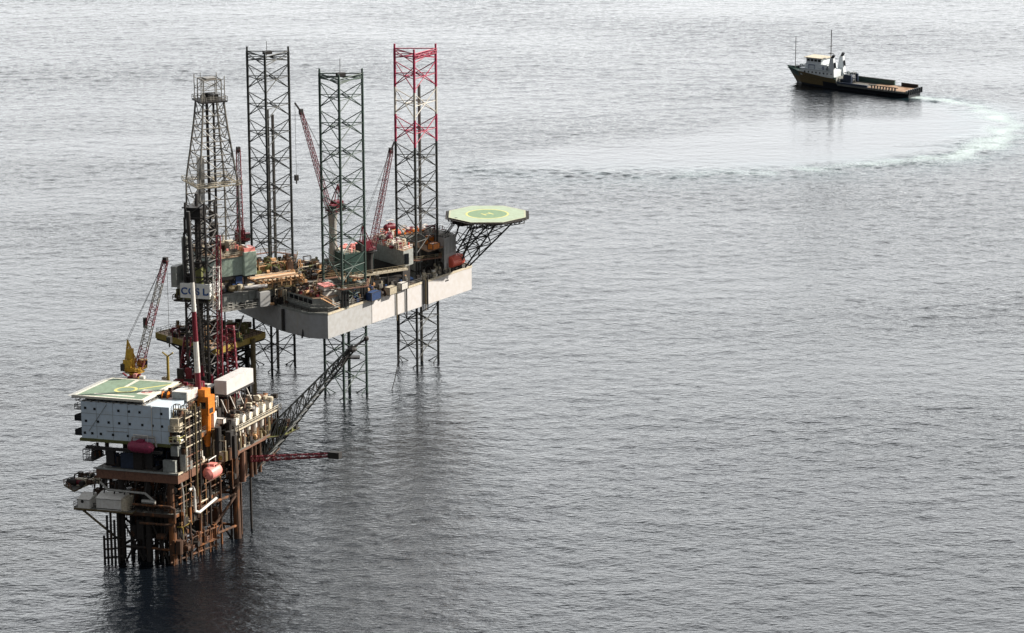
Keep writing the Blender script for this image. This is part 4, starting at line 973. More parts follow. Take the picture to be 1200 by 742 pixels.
MB(PL).ring((-15.2, 7.6), 2.0, 2.7, HP + .013, 'mark_yellow').build('painted_circle', hp)
hs2 = MB(PL)
for k in range(10):
    a = -23.6 + 1.9 * k; hs2.truss((a, -.2, HP - .9), (a, 16.8, HP - .9), .25, .25, 8, .07, .05, 'derrick_grey', h0=.8, h1=.8)
    hs2.tube((a, .2, HP - 1.3), (a + .9, .2, 39.1), .09, 'white', 4); hs2.tube((a + 1.8, .2, HP - 1.3), (a + .9, .2, 39.1), .09, 'white', 4)
for k in range(8): hs2.tube((-6.8, 1 + 2.2 * k, HP - 1.2), (-4.0, 1 + 2.2 * k, 37.0), .12, 'white' if k % 2 else 'copper', 4); hs2.tube((-7, 1 + 2.2 * k, HP - 1), (-7, 1 + 2.2 * k, 30.4), .16, 'dark_rust', 4)
hs2.build('support_frame', hp)
nt2 = MB(PL)
for (p, q, o) in (((-24.4, -.4), (-24.4, 17), (-1.2, 0)), ((-24.4, 17), (-7.2, 17), (0, 1.2)), ((-7.2, 17), (-6.8, 6), (1.2, 0))):
    nt2.quad([(*p, HP - .3), (*q, HP - .3), (q[0] + o[0], q[1] + o[1], HP - .1), (p[0] + o[0], p[1] + o[1], HP - .1)], 'cream' if o[0] > 0 else 'galvanised')
nt2.build('safety_net', hp)
mn = MB(PL); mn.tube((-20.6, 17.8, HP), (-17.4, 18.2, HP + .8), .35, 'crimson', 7); mn.tube((-21, 18, HP + .3), (-21.8, 17.6, HP + 1.2), .25, 'crimson', 6); mn.box(-19, -18.2, 17.4, 18.4, HP, HP + 1.1, 'mark_red'); mn.box(-17.4, -16.2, 17.4, 18.2, HP, HP + .7, 'white'); mn.build('fire_monitor', hp)

# top right: roof modules, stair tower
tw = MB(PL)
for k, z in enumerate((24.2, 26.6, 29.0, 31.4, 33.8, 36.2)):
    tw.box(.3, 3.2, 1.0, 8.4, z, z + .16, 'dark_rust'); tw.box(3.2, 3.4, 1.0, 8.4, z - .05, z + .2, 'cream' if k > 1 else 'rust_beam'); tw.rail([(3.3, 1.0), (3.3, 8.4)], z + .2, 'dark_rust', 1.1, 1.5, .07)
    tw.stairs((1.8, 1.5 if k % 2 else 7.9, z + .1), (1.8, 7.9 if k % 2 else 1.5, z + 2.4), .9, 'rust_steel', 6)
clutter(tw, .4, 3.0, 1.2, 8.2, 23.3, 50, 184, ['dark_rust', 'dark_steel', 'rust_steel', 'galvanised', 'dark_steel'], 13, 1.6)
for (a, b) in ((.4, 1.1), (3.3, 1.1), (.4, 8.3), (3.3, 8.3)): tw.tube((a, b, 23.2), (a, b, 38.2), .16, 'ochre', 5)
for k in range(5): tw.hexa([(-1.6, 2 + k * 1.5, 38.0 - .9 * k), (3.4, 2 + k * 1.5, 38.0 - .9 * k), (3.4, 2.5 + k * 1.5, 38.0 - .9 * k), (-1.6, 2.5 + k * 1.5, 38.0 - .9 * k), (-1.6, 2 + k * 1.5, 38.3 - .9 * k), (3.4, 2 + k * 1.5, 38.3 - .9 * k), (3.4, 2.5 + k * 1.5, 38.3 - .9 * k), (-1.6, 2.5 + k * 1.5, 38.3 - .9 * k)], 'cream')
tw.tube((3.9, 4.8, 16), (3.9, 4.8, 38.6), .26, 'ochre', 7); tw.tube((4.2, 5.9, 16), (4.2, 5.9, 38.0), .2, 'dark_rust', 7)
tw.build('stair_tower', pf)
bx = MB(PL)
for z, m in ((30.4, 'white'), (33.2, 'cream')):
    bx.box(.1, 2.8, -.6, 3.2, z, z + .25, 'cream'); bx.rail([(0.1, -.6), (2.8, -.6), (2.8, 3.2)], z + .25, 'mark_yellow' if z < 31 else 'cream', 1.3, 1.2, .1)
bx.box(.2, 2.0, -.2, 1.6, 27.2, 29.6, 'block_grey'); bx.box(.2, 2.2, 0, 2.2, 33.5, 36.4, 'cream')
clutter(bx, .2, 2.8, -.4, 6, 30.6, 26, 85, ['white', 'dark_rust', 'rust_steel', 'cream', 'blue', 'dark_steel'], 2.2, 1.8)
bx.build('muster_station', pf)
ws = MB(PL); clutter(ws, -6, .2, 8.6, 18, 38.6, 34, 86, ['dark_rust', 'crimson', 'rust_steel', 'derrick_grey', 'copper'], 2.4, 2.4); ws.box(-6.4, .4, 8.5, 18.4, 38.2, 38.6, 'deck_grey'); clutter(ws, -6, .4, 8.6, 18, 30.4, 40, 87, RSM, 6.5, 2.8)
ws.build('roof_machinery', pf)
for (a, b) in ((-6, 9), (0, 9), (-6, 18), (0, 18)): MB(PL).box(a - .25, a + .25, b - .25, b + .25, 30.2, 38.2, 'dark_rust').build('column', pf)

# flare boom
fb = MB(PL)
tipf = PL(20.6, 51, 42.6); Bs = [PL(3.6, 30.5, 13.5), PL(3.6, 39, 15.0), PL(4.0, 35, 22.6)]
T3 = [tipf + Vector((-.6, 0, -.4)), tipf + Vector((.6, 0, -.4)), tipf + Vector((0, 0, .8))]
NB = 15
for k in range(NB):
    t0, t1 = k / NB, (k + 1) / NB
    P_ = [Bs[j].lerp(T3[j], t0) for j in range(3)]; Q_ = [Bs[j].lerp(T3[j], t1) for j in range(3)]
    for j in range(3):
        h2 = (j + 1) % 3
        fb.tube(P_[j], Q_[j], .24, 'leg_steel', 6, local=False); fb.tube(P_[j], P_[h2], .12, 'leg_steel', 5, local=False)
        fb.tube(P_[j] if k % 2 else P_[h2], Q_[h2] if k % 2 else Q_[j], .12, 'leg_steel', 5, local=False)
fbo = fb.build('flare_boom', pf)
ft = MB(); tx = tipf
for q in (-.5, .2): ft.tube((tx.x + q - 3, tx.y - 2.6, tx.z - 4.2), (tx.x + q, tx.y, tx.z + .6), .22, 'dark_steel', 6)
ft.tube((tx.x, tx.y, tx.z), (tx.x + 3.4, tx.y + 1.6, tx.z + 2.0), .3, 'dark_steel', 6); ft.box(tx.x - 1.6, tx.x + 1.8, tx.y - 1, tx.y + 1.2, tx.z - 2.6, tx.z - 2.2, 'dark_steel'); ft.ball((tx.x + 3.4, tx.y + 1.6, tx.z + 2.0), .7, 'dark_steel'); ft.ball((tx.x, tx.y, tx.z - .4), 1.2, 'dark_steel', sc=(1, 1, .6))
ft.build('burner_head', fbo)
rb_ = MB(PL).truss((6.5, 26, 19.6), (26.6, 26.6, 22.0), 1.2, .8, 14, .13, .08, 'crimson').box(26.4, 29.2, 25.7, 27.3, 21.3, 22.9, 'dark_steel'); rb_.tube((7, 26, 20.1), (27, 26.6, 22.3), .12, 'crimson', 6)
rb_.build('burner_boom', pf)

# drilling mast module with the company sign
DM = (-9.5, 33.0)
dm = thing('drilling_mast', 'dark square drilling mast with crimson ladders and a white lettered sign, behind the orange crane', 'drilling mast', tuple(PL(DM[0], DM[1], 30.2)))
f = MB(PL); X0_, X1_, Y0_, Y1_ = -11.8, -6.2, 30.2, 35.8
zl = [34 + 3.7 * k for k in range(14)]
for z0_, z1_ in zip(zl[:-1], zl[1:]):
    w_ = 0 if z0_ < 70 else (z0_ - 70) * .04
    cs = [(X0_ + w_, Y0_ + w_), (X1_ - w_, Y0_ + w_), (X1_ - w_, Y1_ - w_), (X0_ + w_, Y1_ - w_)]
    for j in range(4):
        k = (j + 1) % 4; f.tube((*cs[j], z0_), (*cs[j], z1_), .33, 'dark_steel', 6, cap=False); f.tube((*cs[j], z0_), (*cs[k], z0_), .2, 'dark_steel', 5, cap=False)
        f.tube((*cs[j], z0_), (*cs[k], z1_), .15, 'dark_steel', 4, cap=False)
        if j: f.tube((*cs[k], z0_), (*cs[j], z1_), .15, 'dark_steel', 4, cap=False)
f.build('mast_frame', dm)
f = MB(PL); f.tube((-9.8, 33, 31), (-9.8, 33, 84), .4, 'dark_steel', 6); f.tube((-8.6, 32, 31), (-8.6, 32, 80), .3, 'dark_steel', 6); f.box(-11.6, -8.2, 31.6, 34.6, 77.6, 80.4, 'dark_steel'); f.box(-12.4, -7.6, 30.6, 35.4, 80.6, 80.9, 'dark_steel')
for k in range(8): f.tube((-12 + .5 * k, 34.6, 34), (-11.6 + .5 * k, 34.2, 62), .1, 'dark_rust', 4)
clutter(f, -12, -7.6, 30.6, 35.4, 60.6, 26, 91, ['dark_steel', 'dark_rust', 'derrick_grey', 'olive'], 6, 2); f.build('hoisting_gear', dm)
f = MB(PL); f.tube((-13.2, 33, 62), (-13.2, 33, 73), .8, 'block_grey', 8); f.box(-14.6, -6.2, 29.4, 36.6, 57.4, 57.8, 'dark_steel'); f.rail([(-14.8, 36.6), (-14.8, 29.4), (-6.2, 29.4), (-6.2, 36.6)], 57.8, 'dark_rust', 1.2, 1.2, .08)
f.box(-15.4, -14.0, 30, 34, 60.8, 66, 'block_grey'); clutter(f, -15, -6.4, 29.6, 31, 57.8, 18, 92, ['block_grey', 'derrick_grey', 'olive', 'dark_rust'], 3.0, 1.8); f.build('monkey_board', dm)
sg = MB(PL); SZ0, SZ1 = 58.6, 62.3
sg.box(-12.5, -5.0, 28.9, 29.15, SZ0, SZ1, 'sign_white'); sg.box(-5.0, -4.8, 28.9, 33.5, SZ0, SZ1, 'sign_white'); sgo = sg.build('sign_board', dm)
# lettering
lx = -12.25
for ch, wd_ in (('C', 1.75), ('O', 1.75), ('S', 1.75), ('L', 1.5)):
    cu = bpy.data.curves.new('letter', 'FONT'); cu.body = ch; cu.size = 2.4; cu.extrude = .04; cu.offset = .06
    to = bpy.data.objects.new('tmp', cu); C.objects.link(to)
    bpy.context.view_layer.update()
    me = bpy.data.meshes.new_from_object(to.evaluated_get(bpy.context.evaluated_depsgraph_get()))
    bpy.data.objects.remove(to)
    for v in me.vertices: v.co = PL(lx + v.co.x, 28.82 - v.co.z, SZ0 + .95 + v.co.y) - ROOT[dm.name]
    me.materials.clear(); me.materials.append(M['letter_blue'])
    lo = bpy.data.objects.new('sign_letter', me); C.objects.link(lo); lo.parent = sgo; lx += wd_ + .12
mk = MB(PL); mk.box(-5.5, -5.1, 28.84, 28.9, SZ0 + 1.0, SZ0 + 1.5, 'letter_blue').build('sign_mark', sgo)
f = MB(PL)
f.truss((-3.9, 31, 33), (-3.7, 31.6, 74), 1.3, 1.0, 26, .13, .07, 'crimson'); f.build('crimson_lattice', dm); f = MB(PL); f.truss((-3.2, 36, 32), (-4.0, 36.6, 50), 2.6, 1.8, 9, .2, .12, 'crimson')
f.build('crimson_lattice', dm); f = MB(PL); f.truss((-14.6, 31, 31), (-12.6, 32, 48), 2.2, 1.6, 8, .2, .12, 'crimson'); f.build('crimson_lattice', dm)
f = MB(PL); f.truss((-3.8, 29.9, 56), (-3.7, 30.3, 66.5), 1.5, 1.5, 6, .12, .09, 'white'); clutter(f, -6, -4.4, 29.6, 31.4, 58, 8, 93, ['cream', 'white', 'copper'], 2, 1); f.build('white_lattice', dm)
f = MB(PL)
f.box(-15, -4, 29, 38, 30.2, 30.9, 'dark_steel'); f.box(-13.2, -6.4, 30, 36, 31, 37.5, 'window_dark'); clutter(f, -15, -3, 27, 38, 30.9, 60, 94, ['dark_steel', 'crimson', 'dark_rust', 'crimson', 'dark_steel'], 8, 3); clutter(f, -20, -13, 27, 34, 31, 34, 95, ['dark_steel', 'crimson', 'dark_rust', 'white', 'cream'], 6, 3)
f.build('base_module', dm)

# big white windwall box
wbx = thing('wind_wall_box', 'long clean white wind wall box on the platform roof beside the dark mast', 'equipment box', tuple(PL(1, 30, 35)))
f = MB(PL).box(-1.4, 1.8, 23.6, 36.6, 36.2, 39.7, 'hull_white'); f.build('shell', wbx)
f = MB(PL).box(-1.5, 1.95, 23.45, 36.75, 35.7, 36.15, 'dark_steel')
for b in (24.2, 28.3, 32.4, 36.4):
    for a in (-1.2, 1.6): f.tube((a, b, 30.2), (a, b, 35.7), .18, 'dark_steel', 5)
    f.tube((1.6, b, 31), (1.6, b - 3, 35.6), .14, 'white', 5)
f.build('support_legs', wbx)
eb = thing('equipment_box', 'low white-rimmed dark box between the banded crane boom and the long white box', 'equipment box', tuple(PL(-4, 22, 36)))
f = MB(PL).box(-5.6, -1.9, 20.6, 25.6, 35.0, 38.0, 'block_grey'); f.box(-5.7, -1.8, 20.5, 25.7, 34.6, 35.0, 'white'); f.box(-5.7, -1.8, 20.5, 25.7, 38.0, 38.2, 'white'); f.box(-4.8, -2.6, 20.4, 20.59, 35.5, 37.6, 'window_dark'); f.box(-1.89, -1.8, 21.6, 24.8, 35.4, 37.6, 'window_dark'); f.build('shell', eb)
f = MB(PL)
for (a, b) in ((-5.4, 20.8), (-2.1, 20.8), (-5.4, 25.3), (-2.1, 25.3)): f.tube((a, b, 30.2), (a, b, 34.6), .18, 'dark_steel', 5)
f.build('support_legs', eb)
tk = thing('shipping_container', 'white container with grey end on the roof behind the green helideck corner', 'container', tuple(PL(-1.6, 8, 38.6)), None)
f = MB(PL).box(-3.2, .6, 7.2, 12.4, 38.65, 41.0, 'white'); f.box(-3.1, .5, 7.1, 7.19, 38.8, 40.8, 'block_grey')  # front end panel in a greyer colour than the sides
for k in range(8): f.box(.6, .66, 7.5 + .6 * k, 7.7 + .6 * k, 38.8, 40.9, 'white')
f.build('shell', tk); MB(PL).box(-3.3, .75, 7.0, 12.5, 38.61, 38.72, 'dark_rust').build('skid', tk)

# storage tanks in a row on the right side
tnk = []
for k in range(6):
    b = 22.2 + 3.3 * k
    if k == 0:
        t0 = thing('process_vessel', 'x', 'tank', tuple(PL(4.2, b, 23.35)), 'white process vessels in a row')
        f = MB(PL); f.lathe((4.2, b, 24.6), (4.2, b, 28.0), [(0, .5), (.12, .78), (.9, .78), (1, .5)], 'white', 12); f.build('lower_vessel', t0)
        f = MB(PL); f.lathe((2.4, b, 30.0), (5.3, b, 30.0), [(0, .4), (.06, 1.2), (.94, 1.2), (1, .4)], 'white', 14); f.ring((4.2, b), 0, .01, 30.0, 'white'); f.box(5.2, 5.34, b - .5, b + .5, 29.5, 30.5, 'cream'); f.build('upper_vessel', t0)
        f = MB(PL); f.tube((4.2, b, 28), (4.2, b, 29), .3, 'galvanised', 6); f.tube((5.3, b, 31.2), (4.6, b, 31.8), .15, 'copper', 5); f.tube((4.2, b - .9, 23.4), (4.2, b - .9, 29), .1, 'rust_steel', 4); f.build('nozzle', t0)
    else:
        r0 = tnk[0]; t0 = r0.copy(); C.objects.link(t0); t0.location = PL(4.2, b, 23.35)
        for chd in r0.children: c = chd.copy(); C.objects.link(c); c.parent = t0
    t0['label'] = ['frontmost white two-tier vessel beside the stair tower, nearest the orange crane', 'white two-tier vessel, second from the front of the tank row', 'white two-tier vessel, third from the front of the tank row', 'white two-tier vessel, third from the far end of the tank row', 'white two-tier vessel, last but one at the far end of the tank row', 'white two-tier vessel at the far right end of the tank row'][k]
    tnk.append(t0)
f = MB(PL); f.box(2.3, 6.2, 19.5, 42, 23.0, 23.3, 'deck_grey'); f.box(6.0, 6.25, 19.5, 42, 28.2, 28.5, 'cream'); f.box(6.05, 6.25, 19.4, 42, 22.4, 23.0, 'rust_beam'); f.rail([(6.1, 19.5), (6.1, 42)], 28.5, 'cream', 1.0, 1.6, .06)
for k in range(7): f.box(5.9, 6.2, 20.4 + 3.3 * k, 20.7 + 3.3 * k, 23.3, 28.2, 'rust_steel')
f.box(2.3, 5.8, 19.5, 42, 28.2, 28.32, 'deck_grey'); clutter(f, 2.4, 5.8, 19.8, 41.6, 23.3, 40, 96, RSM + ['copper'], 2.0, 2); clutter(f, 2.4, 4.2, 20, 41.6, 28.4, 40, 97, ['rust_steel', 'copper', 'dark_rust', 'cream'], 2.6, 1.8)
f.prism([(6.2, 34), (9.4, 38), (9.4, 45), (2.3, 45), (2.3, 42), (6.2, 42)], 22.4, 22.7, 'dark_rust', 'olive'); clutter(f, 5, 9, 38, 44.6, 22.7, 26, 98, ['dark_rust', 'olive', 'rust_steel', 'dark_steel'], 2.2, 2); clutter(f, 3, 7, 13, 20, 22.6, 30, 99, RSM + ['copper', 'old_yellow', 'white'], 7.5, 2.6)
f.box(2.8, 6.0, 10, 19.5, 22.2, 22.5, 'rust_beam')
clutter(f, 5.3, 6.1, 20, 41.6, 23.3, 40, 197, RSM + ['copper'], 3.6, 1.6)
clutter(f, 2.4, 6.0, 20, 41, 31.2, 30, 198, ['rust_steel', 'dark_rust', 'cream'], 1.0, 1.4)
f.build('vessel_gallery', pf)

# lifeboats
def lifeboat(fr, p, q, r, label, m, group='enclosed lifeboats', cage=None):
    p, q = Vector(p), Vector(q); c = (p + q) / 2
    t = thing('lifeboat', label, 'lifeboat', tuple(fr(*c)), group)
    h_ = MB(fr); h_.lathe(tuple(p), tuple(q), [(0, .12 * r), (.05, .6 * r), (.16, .92 * r), (.32, r), (.68, r), (.84, .92 * r), (.95, .6 * r), (1, .12 * r)], m, 14); h_.build('hull', t, smooth=True)
    k = MB(fr); k.box(c.x - r * .5, c.x + r * .5, c.y - r * .5, c.y + r * .5, c.z + r * .8, c.z + r * 1.25, m); k.build('canopy', t)
    d = MB(fr)
    for tt in (.25, .75):
        x = p.lerp(q, tt); d.tube((x.x, x.y, x.z + r * 2), (x.x, x.y, x.z + r * .8), .07, 'white', 5)
        d.ring((0, 0), 0, 0.001, 0, 'white', 3) if False else None
    x, y = p.lerp(q, .22), p.lerp(q, .78); d.tube((x.x, x.y, x.z + r * 2), (y.x, y.y, y.z + r * 2), .14, 'white', 5)
    d.build('davit', t); return t
lifeboat(PL, (-9.6, -2.2, 29.6), (-2.8, -2.2, 29.4), 1.45, 'crimson lifeboat hanging below the pale blue wall of the living quarters', 'magenta')
lifeboat(PL, (4.6, 7.6, 20.4), (5.0, 13.2, 20.9), 1.7, 'pink lifeboat under the right side deck of the rusty platform', 'pink')
# big red capsule on the rig: barrel lying by the bow
pa = side_pt(33.6, 0); pb = side_pt(39.6, 0)
cap = thing('survival_capsule', 'large red horizontal barrel capsule on the bow edge of the rig hull', 'lifeboat', tuple(RG(36.5, pa[1] + 3, HZ1)))
f = MB(RG); f.lathe((pa[0], pa[1] + 2.0, HZ1 + 2.7), (pb[0], pb[1] + 2.0, HZ1 + 2.7), [(0, .2), (.02, 1.5), (.06, 1.85), (.94, 1.85), (.98, 1.5), (1, .2)], 'coral', 18); f.build('hull', cap, smooth=True)
f = MB(RG)
for t_ in (.15, .5, .85):
    x = pa[0] + (pb[0] - pa[0]) * t_; y = pa[1] + 2 + (pb[1] - pa[1]) * t_; f.box(x - .2, x + .2, y - 1.4, y + 1.4, HZ1, HZ1 + 1.3, 'dark_rust')
f.build('cradle', cap)
lb2 = lifeboat(RG, (18.5, 9, 40.6), (23, 9.2, 40.6), 1.0, 'small crimson lifeboat on the roof behind the banded leg', 'crimson')
lifeboat(RG, (12.8, -4.4, 40.6), (15.6, .6, 40.6), 1.05, 'crimson lifeboat on the roof of the grey accommodation block', 'crimson')

# platform cranes
t, _ = crane(PL, (-20.6, 21.0), 30.2, 41.2, (-11.9, 21.5, 69.6), 'yellow crane with red and white lattice boom standing behind the green helideck', red='crimson', band='derrick_grey', ped='yellow', cabm='yellow', bw=2.4, nb=20, back=2.2)
MB(PL).box(-22.2, -21.0, 20.2, 21.6, 43.6, 47.0, 'yellow').build('gantry_post', t)
hook(PL, t, (-11.6, 21.6, 69.0), 50.5)
MB(PL).tube((-17.5, 21.2, 52.5), (-17.5, 21.2, 55.0), .55, 'dark_steel', 8).build('counterweight', t)
oc = thing('pedestal_crane', 'orange crane with a single red and white banded tube boom pointing straight up', 'crane', tuple(PL(1.4, 13.6, 30)), 'offshore cranes on pedestals')
f = MB(PL); f.lathe((1.6, 13.8, 26), (1.6, 13.8, 34), [(0, 1.0), (1, 1.3)], 'orange', 12); f.build('pedestal', oc)
f = MB(PL).box(.2, 3.0, 12.6, 15.6, 34, 38.6, 'orange'); f.box(-.2, 2.4, 12.2, 14.8, 38.6, 40.4, 'orange'); f.box(.9, 2.3, 12.5, 12.59, 35.6, 37.2, 'window_dark'); f.box(3.02, 3.1, 13, 14.6, 34.4, 35.6, 'dark_rust'); f.build('machinery_house', oc)
f = MB(PL); pz = [(39.6, 'crimson', .62), (44.5, 'white', .58), (52.2, 'crimson', .52), (59.6, 'white', .46), (66.8, 'dark_steel', .40), (84.0, None, .34)]
for (za, m, r_), (zb, _, r2_) in zip(pz[:-1], pz[1:]):
    x0_, x1_ = .4 - (za - 39.6) * .03, .4 - (zb - 39.6) * .03; f.tube((x0_, 13.0, za), (x1_, 13.0, zb), r_ + .12, m, 10, r2_ + .12)
f.build('boom', oc)
f = MB(PL); f.tube((1.8, 14.6, 40.4), (-.9, 13.0, 84), .05, 'dark_steel', 4); f.tube((1.2, 14.9, 40.4), (-1.0, 13.1, 84), .05, 'dark_steel', 4); f.build('stay_cable', oc)
yp = thing('crane_rest', 'slim yellow post with a forked top standing right of the helideck', 'crane rest', tuple(PL(-12.4, 22, 30.2)))
f = MB(PL).tube((-12.4, 22, 30.2), (-12.4, 22, 45.6), .35, 'old_yellow', 7); f.build('post', yp)
f = MB(PL).tube((-13.8, 22, 46.4), (-12.4, 22, 45.4), .2, 'old_yellow', 5).tube((-11.0, 22, 46.4), (-12.4, 22, 45.4), .2, 'old_yellow', 5); f.build('fork', yp)

# ------------------------------------------------------------------ loose things on the decks
def container(fr, a, b, z, L, W_, H_, m, label, rot=0, group='cargo containers', cat='container'):
    t = thing('cargo_container', label, cat, tuple(fr(a, b, z)), group); ca, sa = math.cos(R(rot)), math.sin(R(rot))
    g = lambda x, y, zz: fr(a + x * ca - y * sa, b + x * sa + y * ca, z + zz)
    f = MB(g).box(-L / 2, L / 2, -W_ / 2, W_ / 2, .15, H_, m)
    n = int(L / .45)
    for k in range(n): f.box(-L / 2 + .1 + k * .45, -L / 2 + .28 + k * .45, -W_ / 2 - .05, -W_ / 2, .2, H_ - .1, m)
    f.build('body', t)
    f = MB(g)
    for x in (-L / 2, L / 2):
        for y in (-W_ / 2, W_ / 2): f.box(x - .1, x + .1, y - .1, y + .1, 0, H_ + .08, 'dark_steel')
    for zz in (.08, H_ + .04):
        for y in (-W_ / 2, W_ / 2): f.box(-L / 2 + .1, L / 2 - .1, y - .07, y + .07, zz - .06, zz + .06, 'dark_steel')
        for x in (-L / 2, L / 2): f.box(x - .07, x + .07, -W_ / 2 + .1, W_ / 2 - .1, zz - .06, zz + .06, 'dark_steel')
    f.build('corner_frame', t); return t
for spec in [
    (RG, -2.0, -20.6, HZ1, 4.5, 2.2, 2.4, 'blue', 'blue cargo container on the rig side deck right of the green leg', 24),
    (RG, 5.4, -17.6, HZ1, 3.6, 2.0, 2.2, 'cream', 'cream cargo container on the rig side deck below the elevated walkway', 24),
    (RG, 11.2, -14.4, HZ1, 3.2, 1.8, 2.0, 'white', 'small white cargo container at the hull edge just left of the banded leg', 24),
    (RG, 27.6, -4.8, HZ1 + 8.0, 3.2, 2.0, 1.8, 'orange', 'orange cargo box on the passage roof right of the banded leg', 20),
    (RG, 30.0, 1.8, HZ1 + 8.0, 2.6, 1.6, 2.6, 'orange', 'upright orange box beside the grey block under the rig helideck', 20),
    (RG, -12.0, 4.0, HZ1 + 4.8, 5.5, 2.3, 2.2, 'rust_steel', 'rusty brown cargo container on the rig deck behind the pipe rack', 10),
    (RG, -9.0, -7.0, HZ1 + 4.8, 3.5, 2.2, 1.8, 'copper', 'copper coloured cargo basket on the rig deck left of the green leg', 0),
    (PL, -17.4, 30, 30.2, 4.5, 2.3, 2.5, 'white', 'white cargo container on the platform roof left of the dark mast', 0),
    (PL, 3.2, 17.2, 30.8, 2.6, 1.6, 1.3, 'white', 'small white box just right of the orange crane pedestal', 0)]:
    container(spec[0], *spec[1:8], spec[8], spec[9])
def reel(fr, a, b, z, r, m, label):
    t = thing('cable_reel', label, 'reel', tuple(fr(a, b, z)), 'cable reels on the decks')
    MB(fr).tube((a - .6, b, z + r), (a + .6, b, z + r), r * .6, 'dark_steel', 12).build('drum', t)
    MB(fr).tube((a - .75, b, z + r), (a - .6, b, z + r), r, m, 14).build('flange', t); MB(fr).tube((a + .6, b, z + r), (a + .75, b, z + r), r, m, 14).build('flange', t)
reel(RG, 13.6, -11.8 + 26, HZ1, 1.2, 'orange', 'orange cable reel on the far side of the rig deck near the bow block')
reel(RG, 2.0, -19.0, HZ1, 1.0, 'rust_steel', 'rusty cable reel between the blue and cream containers on the rig')
reel(PL, -5.2, 7.9, 38.7, 1.0, 'orange', 'orange reel tucked under the right edge of the platform helideck')
reel(PL, -3.0, 26.5, 30.3, 1.0, 'crimson', 'crimson reel beneath the long white box on the platform')

# ================================================================== SUPPLY VESSEL
BO = (178.3, 1303.5, 0); BT = frame(BO, 141.9, 231.9)
bt = thing('supply_vessel', 'black and ochre offshore supply boat with white wheelhouse at the end of its curved wake', 'boat', BO)
st_ = [(0, 6.4, 2.6, 4.6), (4, 6.9, 2.6, 4.9), (12, 7, 2.6, 5.2), (24, 7, 2.7, 5.4), (36, 7, 2.9, 5.4), (36.6, 7, 4.6, 5.4), (44, 6.9, 5.2, 5.0), (52, 6.2, 5.9, 4.0), (58, 4.9, 6.2, 2.6), (62.5, 3.0, 6.7, 1.1), (65.6, 1.2, 7.0, .25), (67.0, .12, 7.2, .02)]
f = MB(BT)
def bsec(s): 
    x, w_, zd, wl = s; rake = max(0, (x - 56)) * .55
    return [(x - rake, wl, -1.2), (x - rake * .8, wl + (w_ - wl) * .3, .9), (x - rake * .4, wl + (w_ - wl) * .66, zd * .5 + .45), (x, w_, zd)]
rows = [bsec(s) for s in st_]
for s_ in (-1, 1):
    for r0, r1 in zip(rows[:-1], rows[1:]):
        for i in range(3):
            m = 'boat_black' if i == 0 else (('boat_black' if i == 1 else 'block_grey') if r0[3][2] < 4 else ('boat_black' if i == 1 else 'ochre'))
            if i == 1 and r0[3][2] >= 4: m = 'ochre' if r0[0][0] > 38 else 'boat_black'
            if i == 2 and r0[0][0] > 52: m = 'boat_green'
            a, b, c, d = r0[i], r1[i], r1[i + 1], r0[i + 1]
            f.quad([(p[0], p[1] * s_, p[2]) for p in ((a, b, c, d) if s_ > 0 else (d, c, b, a))], m)
f.quad([(rows[0][i][0], rows[0][i][1], rows[0][i][2]) for i in range(4)] + [(rows[0][i][0], -rows[0][i][1], rows[0][i][2]) for i in (3, 2, 1, 0)], 'boat_black')
bh = f.build('hull', bt)
f = MB(BT); low = [s for s in st_ if s[0] <= 36]; hi = [s for s in st_ if s[0] > 36]
f.quad([(s[0], s[1] - .05, 2.5) for s in low] + [(s[0], -s[1] + .05, 2.5) for s in low[::-1]], 'deck_grey')
for s0, s1 in zip(hi[:-1], hi[1:]): f.quad([(s0[0], s0[1] - .05, s0[2] - 1.0), (s1[0], max(s1[1] - .05, .02), s1[2] - 1.0), (s1[0], -max(s1[1] - .05, .02), s1[2] - 1.0), (s0[0], -s0[1] + .05, s0[2] - 1.0)], 'boat_green')
f.box(36.5, 36.7, -6.9, 6.9, 2.96, 5.6, 'block_grey'); f.build('deck', bt)
f = MB(BT); f.box(1.0, 21, -5.6, 5.6, 2.5, 2.62, 'deck_tan'); f.build('cargo_deck', bt)
f = MB(BT)
for (x0, x1) in ((14, 36),): f.box(x0, x1, -6.9, -6.0, 2.5, 4.6, 'boat_green'); f.box(x0, x1, -6.95, -5.9, 4.6, 4.8, 'dark_steel')
f.box(2.0, 10.4, -6.6, -5.9, 2.5, 4.2, 'dark_rust'); f.box(20.5, 36, 6.1, 6.8, 2.5, 3.6, 'navy')
for k in range(9): f.box(6.2 + 1.5 * k, 6.6 + 1.5 * k, 5.6, 6.5, 2.5, 3.9, 'dark_steel')
f.tube((5, 6.0, 3.9), (20, 6.0, 3.9), .18, 'dark_rust', 5); f.box(-.2, .9, -6.3, 6.3, 2.5, 3.2, 'block_grey')
for k in range(7): f.tube((-.3, -5.4 + 1.8 * k, 1.2), (-.3, -5.4 + 1.8 * k, 3.6), .5, 'boat_black', 7)
f.build('cargo_rail', bt)
f = MB(BT); f.box(39.6, 56.5, -5.0, 5.0, 4.6, 7.6, 'boat_white'); sp = f.build('superstructure', bt)
for k in range(8):
    MB(BT).box(40 + 2.0 * k, 40.7 + 2.0 * k, 5.0, 5.06, 5.9, 6.6, 'window_dark').build('window', sp)
f = MB(BT); f.box(43, 54.6, -4.2, 4.2, 7.6, 10.0, 'boat_white'); f.box(40, 57, -5.4, 5.4, 7.61, 7.8, 'boat_white'); f.rail([(40, 5.4), (57, 5.4), (57, -5.4)], 7.8, 'boat_white', 1.1, 1.5, .06); f.build('bridge_deck', bt)
f = MB(BT); f.box(46.4, 54.4, -3.8, 3.8, 10.01, 12.4, 'boat_white'); f.box(45.6, 55.4, -4.3, 4.3, 12.4, 12.7, 'cream'); wh = f.build('wheelhouse', bt)
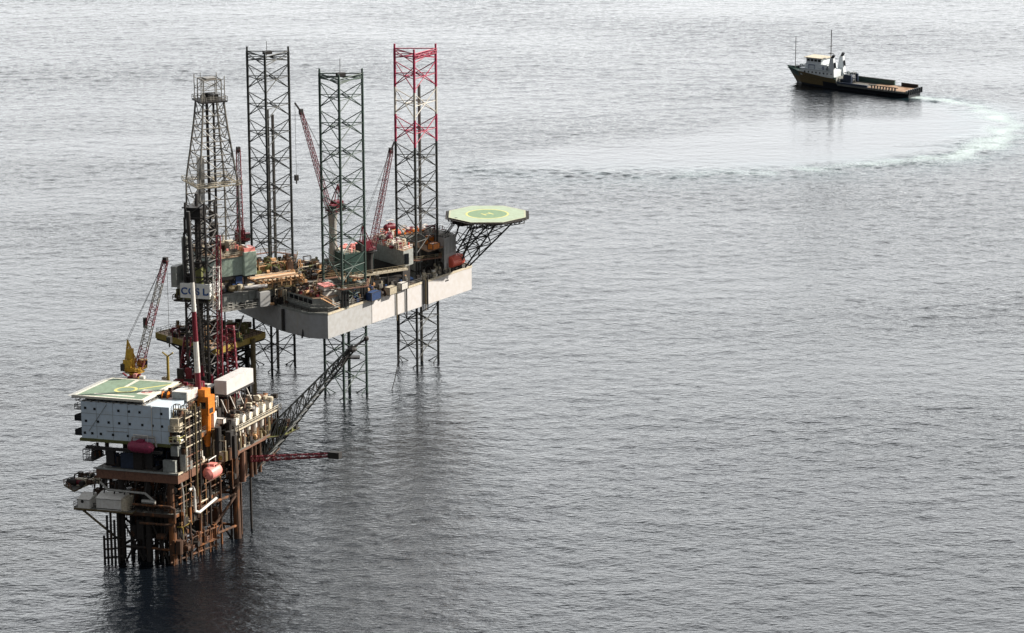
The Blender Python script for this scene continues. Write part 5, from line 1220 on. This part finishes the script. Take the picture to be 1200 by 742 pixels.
for k in range(4): MB(BT).box(46.8 + 1.9 * k, 48.2 + 1.9 * k, 3.8, 3.88, 11.0, 12.0, 'window_dark').build('window', wh)
MB(BT).box(54.4, 54.48, -3.4, 3.4, 11.0, 12.0, 'window_dark').build('window', wh)
for s_ in (-4.0, 4.0):
    f = MB(BT); f.hexa([(38.8, s_ - 1.1, 5.2), (42.4, s_ - 1.1, 5.2), (42.4, s_ + 1.1, 5.2), (38.8, s_ + 1.1, 5.2), (39.6, s_ - .75, 13.4), (41.3, s_ - .75, 13.4), (41.3, s_ + .75, 13.4), (39.6, s_ + .75, 13.4)], 'boat_white'); fu = f.build('funnel', bt)
    f = MB(BT); f.tube((40.6, s_, 13.4), (39.6, s_, 15.0), .7, 'boat_black', 8); f.tube((39.2, s_, 11.6), (38.8, s_, 9.2), .45, 'boat_black', 7); f.build('exhaust', fu)
f = MB(BT); f.tube((43.8, 0, 10), (43.8, 0, 25.5), .2, 'dark_steel', 6); f.tube((43.8, -2, 18), (43.8, 2, 18), .1, 'dark_steel', 5); f.box(43, 44.6, -1.2, 1.2, 14.6, 14.8, 'dark_steel'); f.build('main_mast', bt)
f = MB(BT); f.tube((62.6, 0, 7.4), (62.6, 0, 20.6), .16, 'dark_steel', 6); f.build('bow_mast', bt)
f = MB(BT); clutter(f, 57.8, 62, -2.6, 2.6, 6.4, 14, 101, ['boat_green', 'derrick_grey', 'dark_steel'], 1.6, 1.8); f.build('mooring_gear', bt); f = MB(BT); clutter(f, 31, 38, -5, 3, 3.0, 22, 102, ['navy', 'boat_black', 'block_grey', 'boat_green'], 3.6, 2.8); f.build('deck_locker', bt); f = MB(BT); clutter(f, 40.8, 56, -4.6, 5.0, 7.8, 30, 103, ['boat_white', 'block_grey', 'boat_green', 'blue'], 2.0, 1.8); f.build('deck_fittings', bt)
tw_ = thing('towing_winch', 'dark blue towing winch on the boat deck behind the white funnels', 'winch', tuple(BT(33, 0, 3)))
MB(BT).tube((33, -2.4, 4.8), (33, 2.4, 4.8), 1.5, 'navy', 12).build('drum', tw_); MB(BT).box(31, 35, -3.2, -2.5, 3.0, 6.6, 'navy').box(31, 35, 2.5, 3.2, 3.0, 6.6, 'navy').build('winch_frame', tw_)
